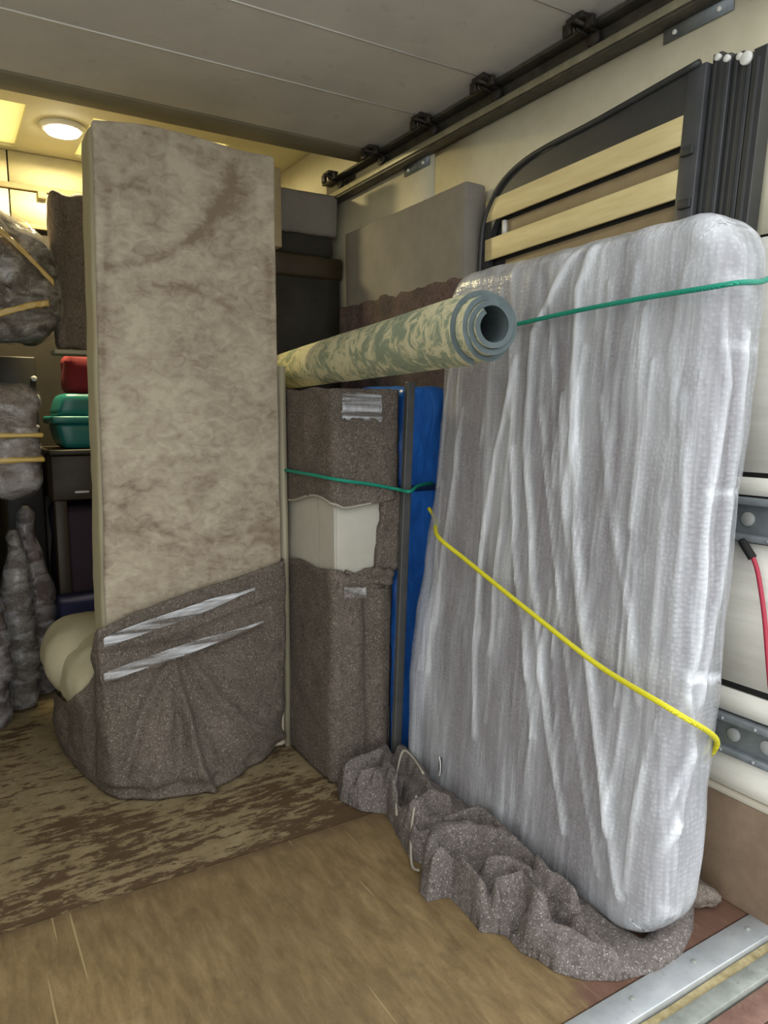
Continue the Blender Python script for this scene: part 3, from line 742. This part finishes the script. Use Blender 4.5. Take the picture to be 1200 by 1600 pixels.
# dark wrapped wardrobe behind
wd = thing('wardrobe', 'dark wardrobe in brown shadow behind the velvet sofa', 'wardrobe', (1.3, 3.3, 0))
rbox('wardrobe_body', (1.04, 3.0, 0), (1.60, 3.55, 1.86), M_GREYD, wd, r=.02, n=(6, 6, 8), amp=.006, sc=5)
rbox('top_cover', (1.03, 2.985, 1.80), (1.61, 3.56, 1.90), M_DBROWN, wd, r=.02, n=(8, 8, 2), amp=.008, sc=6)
gb = rbox('upholstered_box', (1.29, 2.99, 1.985), (1.585, 3.50, 2.165), M_GREYF, None, r=.02, n=(6, 6, 4), amp=.004, sc=6); rebase(gb)
tag(gb, 'grey upholstered block high up beneath the end of the shutter door', 'ottoman')
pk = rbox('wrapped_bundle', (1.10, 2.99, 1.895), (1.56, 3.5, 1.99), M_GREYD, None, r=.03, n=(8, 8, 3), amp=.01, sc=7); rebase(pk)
tag(pk, 'flat dark bundle beneath the high grey block', 'bundle')
pb = rbox('wooden_post', (1.235, 2.93, 1.90), (1.285, 3.06, 2.215), M_POST, None, r=.003, n=(1, 1, 2)); rebase(pb)
tag(pb, 'short tan wooden post end beside the high grey block', 'post')

# ================================================================== ROLLED RUG
A0 = np.array([.970, 1.20, 1.379]); A1 = np.array([1.262, 2.885, 1.384]); ax = (A1 - A0); L = np.linalg.norm(ax); ax /= L
e1 = np.cross(ax, [0, 0, 1]); e1 /= np.linalg.norm(e1); e2 = np.cross(e1, ax)
turns = 3.35; nth = 220; th = np.linspace(0, turns * 2 * math.pi, nth)
rr = .034 + (.0745 - .034) * th / th[-1]; T = .0112
ns = 26
Vv = []; Fc = []; fm = []
sag = lambda s: -.0
for i in range(nth):
    tw = th[i]
    inner = np.clip((th[-1] - tw) / (2 * math.pi), 0, turns)
    prot = .030 * min(1, max(0, inner - .85) / .25) + .006 * max(0, inner - 1.6)
    for j in range(ns):
        s = j / (ns - 1)
        start = -prot; x_ = start + (L - start) * s
        wob = .0015 * mn.noise(Vector((tw, s * 6, 1)))
        ang = tw + 2.2
        for r_ in (rr[i] + T / 2 + wob, rr[i] - T / 2 + wob):
            Vv.append(A0 + ax * x_ + (e1 * math.cos(ang) + e2 * math.sin(ang)) * r_)
id_ = lambda i, j, k: (i * ns + j) * 2 + k
for i in range(nth - 1):
    for j in range(ns - 1):
        Fc.append((id_(i, j, 0), id_(i + 1, j, 0), id_(i + 1, j + 1, 0), id_(i, j + 1, 0))); fm.append(0)
        Fc.append((id_(i, j, 1), id_(i, j + 1, 1), id_(i + 1, j + 1, 1), id_(i + 1, j, 1))); fm.append(1)
    for j in (0, ns - 1):
        q = (id_(i, j, 0), id_(i, j, 1), id_(i + 1, j, 1), id_(i + 1, j, 0)); Fc.append(q if j == 0 else q[::-1]); fm.append(1)
for i in (0, nth - 1):
    for j in range(ns - 1):
        q = (id_(i, j, 0), id_(i, j + 1, 0), id_(i, j + 1, 1), id_(i, j, 1)); Fc.append(q if i == 0 else q[::-1]); fm.append(1)
rug = mesh('rolled_rug', Vv, Fc, [M_RUG, M_RUGB], None, smooth=False, fm=fm); rebase(rug)
tag(rug, 'rolled cream and sage patterned rug lying across the wrapped cabinet top', 'rug')

# ================================================================== BED FRAME AND RAILS
bf = thing('slatted_bed', 'black bed frame with rounded corner and pale slats above the mattress', 'bed frame', (1.58, 1.6, 0))
def framebar():
    yo, yi, zt_, w_ = 1.95, 1.16, 2.0, .085; Rr = .20
    out = [(yo, .0)] + [(yo - Rr + Rr * math.cos(a), 1.955 - Rr + Rr * math.sin(a)) for a in np.linspace(0, math.pi / 2, 10)] + [(yi, 2.005)]
    inn = [(yo - .03, .0)] + [(yo - .03 - (Rr - .05) + (Rr - .05) * math.cos(a), 1.955 - .085 - (Rr - .05) + (Rr - .05) * math.sin(a)) for a in np.linspace(0, math.pi / 2, 10)] + [(yi, 1.91)]
    V = []; n = len(out)
    for (y, z) in out + inn: V.append((1.562, y, z))
    for (y, z) in out + inn: V.append((1.585, y, z))
    Fc = []
    for i in range(n - 1):
        a, b, c, d = i, i + 1, n + i + 1, n + i
        Fc.append((a, b, c, d)); Fc.append(tuple(2 * n + k for k in (d, c, b, a)))
        Fc.append((a, 2 * n + a, 2 * n + b, b)); Fc.append((c, 2 * n + c, 2 * n + d, d))
    Fc.append((0, n, 3 * n, 2 * n)); Fc.append((n - 1, 3 * n - 1, 4 * n - 1, 2 * n - 1))
    return V, Fc
V_, F_ = framebar(); mesh('frame_rail', V_, F_, M_BED, bf, smooth=False)
tube('frame_piping', smoothpath([(1.558, 1.952, 1.2), (1.558, 1.952, 1.72), (1.558, 1.90, 1.88), (1.558, 1.75, 1.958), (1.558, 1.45, 1.982), (1.558, 1.16, 2.008)], 6), .008, M_BED, bf, 8)
slant = lambda V: V + np.array([0, 1, 0]) * (.12 * (1 - V[:, 2:3] / 2.0))
rbox('upright', (1.560, 1.143, .0), (1.588, 1.195, 2.005), M_BEDG, bf, r=.004, n=(1, 1, 4), shear=slant)
V2 = [(1.594, y, z) for (_, y, z) in V_[:12]] + [(1.594, 1.17, 0.9), (1.594, 1.95, .9)]; V2 = [V2[i] for i in (0,)] and [(1.594, y, z) for (_, y, z) in V_[1:12]] + [(1.594, 1.17, .95), (1.594, 1.95, .95)]
n2 = len(V2); mesh('dust_cover', V2 + [(1.597, y, z) for _, y, z in V2], [tuple(range(n2)), tuple(range(n2, 2 * n2))[::-1]] + [(i, n2 + i, n2 + (i + 1) % n2, (i + 1) % n2) for i in range(n2)], M_BED, bf, smooth=False)
for i, zc in enumerate((1.862, 1.742, 1.622)):
    rbox('slat', (1.561, 1.195, zc - .034), (1.569, 1.935, zc + .034), M_SLAT, bf, r=.003, n=(1, 12, 1), shear=lambda V: V + np.array([0, 0, 1]) * (.012 - .03 * (V[:, 1:2] - 1.2)))
    rbox('slat_holder', (1.553, 1.165, zc - .052), (1.566, 1.20, zc - .030), M_BED, bf, r=.003, n=(1, 1, 1))
    s2 = rbox('rear_slat', (1.584, 1.19, zc - .082), (1.590, 1.86, zc - .040), M_SLAT_SHADE, bf, r=.003, n=(1, 8, 1), shear=lambda V: V + np.array([0, 0, 1]) * (.012 - .03 * (V[:, 1:2] - 1.2)))
    s2['label'] = 'slat set behind, shadow painted into its tan colour'
rbox('slat_clip', (1.572, 1.852, 1.765), (1.59, 1.866, 1.815), M_WHITE, bf, r=.002, n=(1, 1, 1))
rails = [(1.128, .024, 1.575, M_BED, 2.02, 'first dark bed rail right of the slatted bed frame'),
         (1.100, .024, 1.568, M_BEDG, 2.005, 'second bed rail right of the slatted frame, charcoal'),
         (1.073, .024, 1.575, M_BED, 2.0, 'middle bed rail of the stack, under the small white caps'),
         (1.046, .024, 1.566, M_BEDG, 1.985, 'charcoal bed rail beneath the large round white cap'),
         (1.012, .032, 1.560, M_BED, 1.985, 'widest black bed rail, rightmost of the stack')]
for y, w_, x_, m, zt_, lb in rails:
    t = thing('bed_rail', lb, 'bed rail', (x_ + .02, y + .07, 0), 'bed rails stacked against the right wall')
    sh = lambda V, y=y: V + np.array([0, 1, 0]) * (.12 * (1 - V[:, 2:3] / 2.0)) + np.array([1, 0, 0]) * (-.008 * (1 - V[:, 2:3] / 2))
    rbox('rail_bar', (x_, y - w_ / 2, 0), (x_ + .042, y + w_ / 2, zt_), m, t, r=.003, n=(1, 1, 6), shear=sh, smooth=False)
    rbox('rail_groove', (x_ - .004, y - .003, .1), (x_ + .002, y + .003, zt_ - .02), M_BED if m is M_BEDG else M_BEDG, t, r=.001, n=(1, 1, 6), shear=sh, smooth=False)
    if 'small' in lb or 'second' in lb or 'first' in lb:
        cyl('end_cap', (x_ - .002, y - .004, zt_ - .012), .008, .010, 0, M_WHITE, t, 12)
    if 'large' in lb: cyl('end_cap', (x_ - .004, y, zt_ - .012), .014, .010, 0, M_WHITE, t, 18)

# ================================================================== ROPES
def rope(name, pts, r, m, label, ends=False):
    o = tube(name, smoothpath(pts, 8), r, m, None, 8); rebase(o); return tag(o, label, 'rope')
fo = lambda px, py, off=.022: fp(px, py) + np.array([-off, -off * .3, 0])
rope('green_rope', [(1.612, .86, 1.63), sp(1197, 431) + [.0, -.02, 0], sp(1120, 447) + [0, -.03, 0], fo(1010, 470, .035), fo(900, 490, .03), fo(810, 510, .03), fo(730, 527, .03), (1.30, 1.93, 1.46), (1.45, 1.94, 1.47)], .0058, M_GREEN, 'green rope strung across the upper mattress to the rolled rug')
rope('green_rope', [(1.42, 2.02, .975), (1.34, 1.985, .972), on(640, 768, 1, 1.945), fc(612, 763) + [0, -.024, 0], fc(575, 756) + [0, -.022, 0], fc(533, 749) + [-.016, -.016, 0], lc(500, 742) + [-.022, 0, 0], lc(460, 735) + [-.020, 0, 0], lc(441, 731) + [-.018, 0.03, 0], (1.032, 2.9, 1.06)], .0058, M_GREEN, 'green rope crossing the blanket-wrapped cabinet and blue slab')
rope('yellow_rope', [(1.36, 1.95, .90), on(681, 813, 1, 1.89), fo(702, 834, .055), fo(745, 873, .045), fo(850, 958, .04), fo(950, 1036, .035), sp(1040, 1106) + [0, -.02, 0], sp(1112, 1153) + [0, -.012, 0], (1.485, 1.0, .395), (1.605, 1.06, .40)], .0065, M_YELL, 'bright yellow rope slanting down across the lower mattress')

# red strap at right
rs = thing('cable', 'red cable hanging on the wall below the upper lashing track', 'cable', (1.59, .95, .5))
wp = lambda px, py, x=1.592: on(px, py, 0, x)
tube('red_strap', smoothpath([wp(1175, 868), wp(1183, 890), wp(1190, 930), wp(1195, 970), wp(1199, 1020), wp(1203, 1070), wp(1210, 1130)], 5), .0055, M_RED, rs)
tube('handle', smoothpath([wp(1160, 846, 1.60), wp(1166, 856), wp(1176, 872)], 4), .010, M_BLACK, rs)['label'] = 'black cable end'

# ================================================================== CRUMPLED FLOOR BLANKET (relief of folds)
fl_ = lambda px, py, z=0.: on(px, py, 2, z)[:2]
outline = [fl_(*p) for p in ((527, 1236), (532, 1252), (565, 1268), (603, 1272), (620, 1305), (640, 1342), (660, 1352), (655, 1395), (668, 1410), (702, 1402), (730, 1432), (750, 1457), (790, 1462), (815, 1490), (840, 1500), (868, 1520), (910, 1532), (965, 1534), (1030, 1519), (1064, 1496), (1083, 1455), (1086, 1405), (1072, 1395), (1035, 1440), (1000, 1475), (950, 1445), (900, 1405), (830, 1355), (760, 1305), (700, 1262), (640, 1212), (600, 1205), (560, 1205), (528, 1216))]
OP = np.array(outline)
def inside(P):
    c = np.zeros(len(P), bool); n = len(OP)
    for i in range(n):
        a, b = OP[i], OP[(i + 1) % n]
        with np.errstate(divide='ignore', invalid='ignore'):
            cond = ((a[1] > P[:, 1]) != (b[1] > P[:, 1])) & (P[:, 0] < (b[0] - a[0]) * (P[:, 1] - a[1]) / (b[1] - a[1] + 1e-12) + a[0])
        c ^= cond
    return c
def bdist(P):
    Q = np.c_[P, np.zeros(len(P))]; pts = [np.array([*p, 0]) for p in outline] + [np.array([*outline[0], 0])]
    return linedist(Q, pts)
lo2 = OP.min(0) - .02; hi2 = OP.max(0) + .02; st = .0052
gx = np.arange(lo2[0], hi2[0], st); gy = np.arange(lo2[1], hi2[1], st)
GX, GY = np.meshgrid(gx, gy, indexing='ij'); P2 = np.c_[GX.ravel(), GY.ravel()]
ins = inside(P2); bdd = bdist(P2); ds = np.where(ins, bdd, -bdd)
along = (P2[:, 1] - .95) / 1.1
cap = .026 + .054 * np.clip(along * 2.2, 0, 1)                   # lower near the mattress corner
Hh = cap * np.sqrt(np.clip(1 - (1 - np.clip(ds / .050, 0, 1)) ** 2, 0, 1))
P3 = np.c_[P2, np.zeros(len(P2))]
ridg = [  # picture-guided fold lines, on the floor, width, height
    ([(600, 1200), (612, 1245), (606, 1275)], .016, .07), ([(625, 1200), (650, 1225), (675, 1270)], .016, .07), ([(622, 1235), (632, 1262)], .014, -.05),
    ([(540, 1225), (590, 1205)], .012, .045), ([(530, 1240), (560, 1262), (610, 1262)], .010, .02), ([(565, 1232), (590, 1228), (580, 1250)], .010, .03), ([(550, 1240), (572, 1250)], .008, -.03),
    ([(640, 1290), (672, 1275), (700, 1280)], .011, .055), ([(645, 1310), (648, 1335)], .010, .04), ([(660, 1305), (690, 1300)], .012, -.03),
    ([(665, 1350), (690, 1330), (740, 1325), (790, 1345)], .020, .065), ([(700, 1315), (750, 1300), (790, 1335)], .014, .055), ([(720, 1318), (735, 1316), (750, 1328)], .009, -.05),
    ([(665, 1390), (690, 1365), (720, 1380), (750, 1410)], .018, .055), ([(700, 1390), (745, 1440)], .012, .025), ([(690, 1405), (720, 1418)], .010, -.04),
    ([(770, 1450), (780, 1412), (815, 1400), (840, 1440)], .011, .055), ([(790, 1440), (808, 1425), (812, 1450)], .010, -.045), ([(760, 1380), (800, 1375), (830, 1395), (850, 1435)], .011, .05), ([(800, 1350), (825, 1362), (835, 1380)], .010, .045),
    ([(795, 1470), (815, 1485)], .012, .03), ([(815, 1440), (850, 1470), (900, 1500)], .014, .035), ([(840, 1385), (870, 1400), (895, 1425)], .013, .055), ([(860, 1420), (880, 1440)], .012, -.035),
    ([(850, 1450), (910, 1470), (960, 1500), (1010, 1512)], .012, .022), ([(880, 1480), (940, 1500), (985, 1510)], .008, -.014), ([(880, 1515), (960, 1526), (1030, 1512)], .012, .014),
    ([(900, 1440), (940, 1475), (985, 1505)], .012, .022),
]
for pts, wd_, ht in ridg:
    pp = [np.array([*fl_(a, b, .05), 0]) for a, b in pts]
    Hh += np.exp(-(linedist(P3, pp) / wd_) ** 2) * ht * 1.25 * np.clip(ds / .015, 0, 1)
tex = np.array([mn.ridged_multi_fractal(Vector((p[0] * 9 + .3 * mn.noise(Vector((p[0] * 20, p[1] * 20, 0))), p[1] * 9, 2.7)), .8, 2.1, 3, 1.0, 2.0) if k else 0 for p, k in zip(P2, ds > -.02)])
Hh += (tex - 1.0) * .005 * np.clip(ds / .03, 0, 1)
Hh = np.clip(Hh, 0.0, .125).reshape(len(gx), len(gy))
for _ in range(2):
    Hp = np.pad(Hh, 1, 'edge'); Hh = (Hp[1:-1, 1:-1] * 2 + Hp[:-2, 1:-1] + Hp[2:, 1:-1] + Hp[1:-1, :-2] + Hp[1:-1, 2:]) / 6
Hh = Hh.ravel()
DG = ds.reshape(len(gx), len(gy)); gX, gY = np.gradient(DG, st); gX = gX.ravel(); gY = gY.ravel()
snap = np.where(ds < st * .5, -ds, 0); P2 = P2 + np.c_[gX, gY] * snap[:, None]

wx = np.array([mn.noise(Vector((p[0] * 24, p[1] * 24, 5.))) if k else 0 for p, k in zip(P2, ds > -.02)])
wy = np.array([mn.noise(Vector((p[0] * 24, p[1] * 24, 9.))) if k else 0 for p, k in zip(P2, ds > -.02)])
use = ds > -.0056; idm = -np.ones(len(P2), int); idm[use] = np.arange(use.sum())
VV = np.c_[P2[:, 0] + wx * .012 * np.clip(ds / .03, 0, 1), P2[:, 1] + wy * .012 * np.clip(ds / .03, 0, 1), np.where(ds < st * .5, .001, .004 + Hh)][use]
ny = len(gy); FF = []
for i in range(len(gx) - 1):
    for j in range(ny - 1):
        q = [idm[i * ny + j], idm[(i + 1) * ny + j], idm[(i + 1) * ny + j + 1], idm[i * ny + j + 1]]
        if min(q) >= 0: FF.append(q)
fb = thing('moving_blanket', 'crumpled speckled grey blanket on the floor along the mattress foot', 'blanket', (1.1, 1.4, 0))
mesh('blanket_cloth', VV, FF, M_BLF, fb)
def hz(px, py, up=.07):
    x, y = fl_(px, py, up); i = int(round((x - lo2[0]) / st)); j = int(round((y - lo2[1]) / st))
    i = min(max(i, 0), len(gx) - 1); j = min(max(j, 0), ny - 1); return np.array([gx[i], gy[j], .006 + Hh[i * ny + j]])
tube('hem', smoothpath([hz(*p) for p in ((619, 1262), (618, 1235), (620, 1212), (630, 1200), (645, 1212), (662, 1238))], 5), .0042, M_HEM, fb, 6)
tube('hem', smoothpath([hz(*p, .03) for p in ((535, 1222), (560, 1215), (592, 1206))], 5), .0038, M_HEM, fb, 6)
tube('hem', smoothpath([hz(*p, .03) for p in ((650, 1295), (642, 1315), (645, 1338), (656, 1348))], 5), .0038, M_HEM, fb, 6)
# small end of blanket behind the mattress
def tip(V, N):
    V = V + N * (fbm(V, 22, 3) * .014)[:, None]
    k = np.clip((V[:, 0] - 1.46) / .12, 0, 1); V[:, 2] = V[:, 2] * (1 - .55 * k); return V
bt = rbox('wrapped_bundle', (1.445, .99, .003), (1.575, 1.10, .085), M_BLB, None, r=.035, n=(18, 14, 8), fn=tip, shear=lambda V: V + np.array([0, -1, 0]) * (V[:, 0:1] - 1.5) * .35); rebase(bt)
tag(bt, 'small grey blanket end poking out behind the mattress by the kickboard', 'blanket')
db = rbox('debris_heap', (1.568, 1.0, 0), (1.60, 1.20, .012), M_DEBRIS, None, r=.012, n=(4, 24, 3), amp=.008, sc=30); rebase(db)
db['kind'] = 'stuff'; tag(db, 'sawdust and dirt swept against the kickboard foot', 'debris')

# ================================================================== LEFT BACKGROUND
bgp = lambda px, py, y: on(px, py, 1, y)
# dark case with pale knobs, chest, tub
ch = thing('chest', 'dark brown wooden chest behind velvet sofa, teal tub on top', 'chest', (.55, 3.65, 0))
rbox('chest_body', (.41, 3.45, .83), (1.0, 3.9, 1.03), M_DBROWN, ch, r=.01, n=(3, 3, 3))
rbox('chest_top', (.402, 3.43, 1.03), (1.0, 3.92, 1.055), M_DBROWN, ch, r=.008, n=(3, 3, 1))
rbox('chest_handle', (.50, 3.436, .862), (.56, 3.45, .872), M_WHITE, ch, r=.003, n=(2, 1, 1))
for xx in (.42, .93):
    rbox('leg', (xx, 3.47, 0), (xx + .05, 3.53, .83), M_DBROWN, ch, r=.004, n=(1, 1, 2))
    rbox('leg', (xx, 3.83, 0), (xx + .05, 3.89, .83), M_DBROWN, ch, r=.004, n=(1, 1, 2))
tb = thing('storage_tub', 'teal plastic tub with ridged lid on the dark chest', 'tub', (.56, 3.6, 1.055))
def tap(V): V = V.copy(); k = (1.055 + .25 - V[:, 2:3]) * .0; return V
rbox('tub_body', (.44, 3.47, 1.056), (.86, 3.76, 1.175), M_TEAL, tb, r=.03, n=(6, 4, 6), shear=lambda V: V + np.c_[(V[:, 0] - .65) * (V[:, 2] - 1.17) * 1.2, V[:, 1] * 0, V[:, 2] * 0])
rbox('tub_rim', (.425, 3.455, 1.165), (.875, 3.775, 1.20), M_TEAL, tb, r=.012, n=(6, 4, 2))
rbox('tub_lid', (.445, 3.475, 1.195), (.855, 3.755, 1.30), M_TEAL, tb, r=.03, n=(6, 4, 3), shear=lambda V: V + np.c_[-(V[:, 0] - .65) * np.clip(V[:, 2] - 1.2, 0, 1) * 1.6, V[:, 1] * 0, V[:, 2] * 0])
am = thing('amplifier', 'black case with round pale knobs left of the teal tub', 'amplifier', (.38, 3.7, 1.0))
rbox('case', (.24, 3.62, .0), (.395, 3.95, 1.46), M_DARK, am, r=.01, n=(2, 2, 4))
for p, r_ in (((73, 592), .012), ((83, 623), .020), ((66, 667), .010), ((65, 700), .012)):
    c = bgp(*p, 3.61); c[0] = min(c[0], .382); cyl('knob', c, r_, .02, 1, M_WHITE, am, 14)
rc = rbox('red_bag', (.50, 3.50, 1.302), (.85, 3.74, 1.47), M_REDB, None, r=.04, n=(8, 6, 6), amp=.015, sc=9); rebase(rc)
tag(rc, 'dark red cloth bag on the teal tub lid', 'bag')
pv = rbox('purple_bag', (.43, 3.50, 0.0), (.90, 3.8, .80), M_PURPLE, None, r=.05, n=(8, 6, 10), amp=.02, sc=6); rebase(pv)
tag(pv, 'dark purple bag on the floor beneath the brown chest', 'bag')
nv_ = rbox('navy_box', (.395, 3.30, 0.0), (.80, 3.46, .42), M_NAVY, None, r=.02, n=(8, 4, 6), amp=.01, sc=6); rebase(nv_)
tag(nv_, 'dark navy box on the floor behind the velvet armrest', 'box')
# pale shelf + hanging blanket-wrapped panel
hb = thing('wrapped_board', 'mauve-grey blanket-wrapped panel upright at left of the sofa top', 'wrapped panel', (.55, 3.45, 1.40))
def hfn(V, N): return V + N * (fbm(V * np.array([1, 1, .4]), 12, 3) * .012 + .008 * np.sin(V[:, 0] * 70))[:, None]
rbox('blanket_cover', (.435, 3.30, 1.475), (.80, 3.40, 2.10), M_BLB, hb, r=.035, n=(26, 5, 30), fn=hfn)
rbox('pale_base', (.43, 3.29, 1.452), (.95, 3.41, 1.472), M_BOARD, hb, r=.006, n=(2, 2, 1))
rbox('support_post', (.86, 3.32, 0), (.92, 3.39, 1.46), M_DARK, hb, r=.006, n=(1, 1, 3))
# big film-wrapped bundle
wbn = thing('wrapped_bundle', 'large film-wrapped grey bundle at far left under the lamp, gold tape around', 'bundle', (.2, 3.4, 1.4))
def bun(V, N):
    c = np.array([.10, 3.5, 1.75]); d = V - c
    V = V + N * (fbm(V, 6, 3) * .03 + fbm(V * np.array([1, 1, 2.]), 16, 2) * .008)[:, None]
    V[:, 2] += -.55 * np.clip(V[:, 0] - .20, 0, 1) * (V[:, 2] > 1.72) ; return V
rbox('bundle_body', (-.25, 3.20, 1.50), (.47, 3.60, 2.03), M_BL, wbn, r=.13, n=(34, 16, 26), fn=bun)
rbox('film', (-.26, 3.188, 1.49), (.48, 3.61, 2.045), M_CLEAR, wbn, r=.135, n=(34, 16, 26), fn=bun)
def gtape(pts, lab): 
    o = strip('golden_tape', [bgp(*p, 3.16) for p in pts], .024, (0, 0, 1), M_TAPE, wbn, .006, (0, -1, 0), nv=2, jit=.004); o['label'] = lab
gtape([(-10, 352), (20, 378), (55, 412), (84, 443)], 'golden tape slanting down')
gtape([(-10, 492), (30, 482), (55, 476), (76, 474)], 'golden tape near the bottom')
for px_ in ((0, 520, 60, 512), (0, 370, 40, 395)):
    pass
dk = rbox('dark_case', (-.30, 3.25, .0), (.14, 3.60, 1.46), M_DARK, None, r=.01, n=(3, 2, 4)); rebase(dk)
tag(dk, 'dark case under the large film-wrapped bundle', 'case')
# second bundle
b2 = thing('wrapped_bundle', 'smaller mauve blanket bundle at left edge with two golden tape bands', 'bundle', (.2, 3.1, .9))
rbox('bundle_body', (-.22, 2.98, .90), (.325, 3.22, 1.315), M_BLB, b2, r=.07, n=(30, 10, 22), amp=.018, sc=9)
rbox('film', (-.225, 2.972, .895), (.332, 3.23, 1.322), M_CLEAR, b2, r=.072, n=(30, 10, 22), amp=.018, sc=9)
for zz in (1.13, 1.04):
    rbox('golden_tape', (-.235, 2.960, zz - .010), (.336, 3.238, zz + .010), M_TAPE, b2, r=.01, n=(14, 6, 1), amp=.004, sc=9)
rbox('base_box', (-.22, 3.0, .0), (-.02, 3.2, .905), M_DARK, b2, r=.02, n=(8, 4, 4), amp=.006, sc=8)
# three bagged, wrapped uprights standing on the floor
def column(x, y, z1, r_, m, label, lx=0, film=True):
    t = thing('wrapped_post', label, 'bundle', (x, y, 0), None)
    P = []; Rr = []
    for k in range(26):
        s = k / 25; P.append((x + lx * s + .006 * math.sin(s * 9 + x * 30), y, z1 * s + .003))
        Rr.append((r_ * (.55 + .75 * math.sin(math.pi * min(1, s * 1.05 + .12)) ** .7) * (1 + .05 * math.sin(s * 21 + x * 9)) * (.35 if k in (25,) else 1),) * 2)
    V, Fc = tube_raw(P, Rr, 18); V = np.array(V); V = V + np.c_[fbm(V, 14, 2), fbm(V + 5, 14, 2), fbm(V + 9, 14, 2) * 0] * .010
    V[:, 2] = np.clip(V[:, 2], .002, None)
    mesh('blanket_cover', V, Fc, m, t)
    c = np.array([x, y, 0]); W = V.copy(); W[:, 0] = V[:, 0] + (V[:, 0] - x) * .10; W[:, 1] = V[:, 1] + (V[:, 1] - y) * .1
    mesh('film', W, Fc, M_CLEAR, t)
    return t
column(.335, 3.42, .82, .055, M_BLM, 'brown film-wrapped upright nearest the velvet armrest', -.035)
column(.225, 3.28, .74, .055, M_BL, 'middle of three film-wrapped uprights, shiny clear plastic down its front', .01)
column(.09, 3.12, .70, .080, M_BLM, 'leftmost film-wrapped upright, standing at the left edge', -.02)
# crumbs on the floor
for x, y in ((.60, 1.55), (.86, 1.02), (1.37, .905)):
    pass
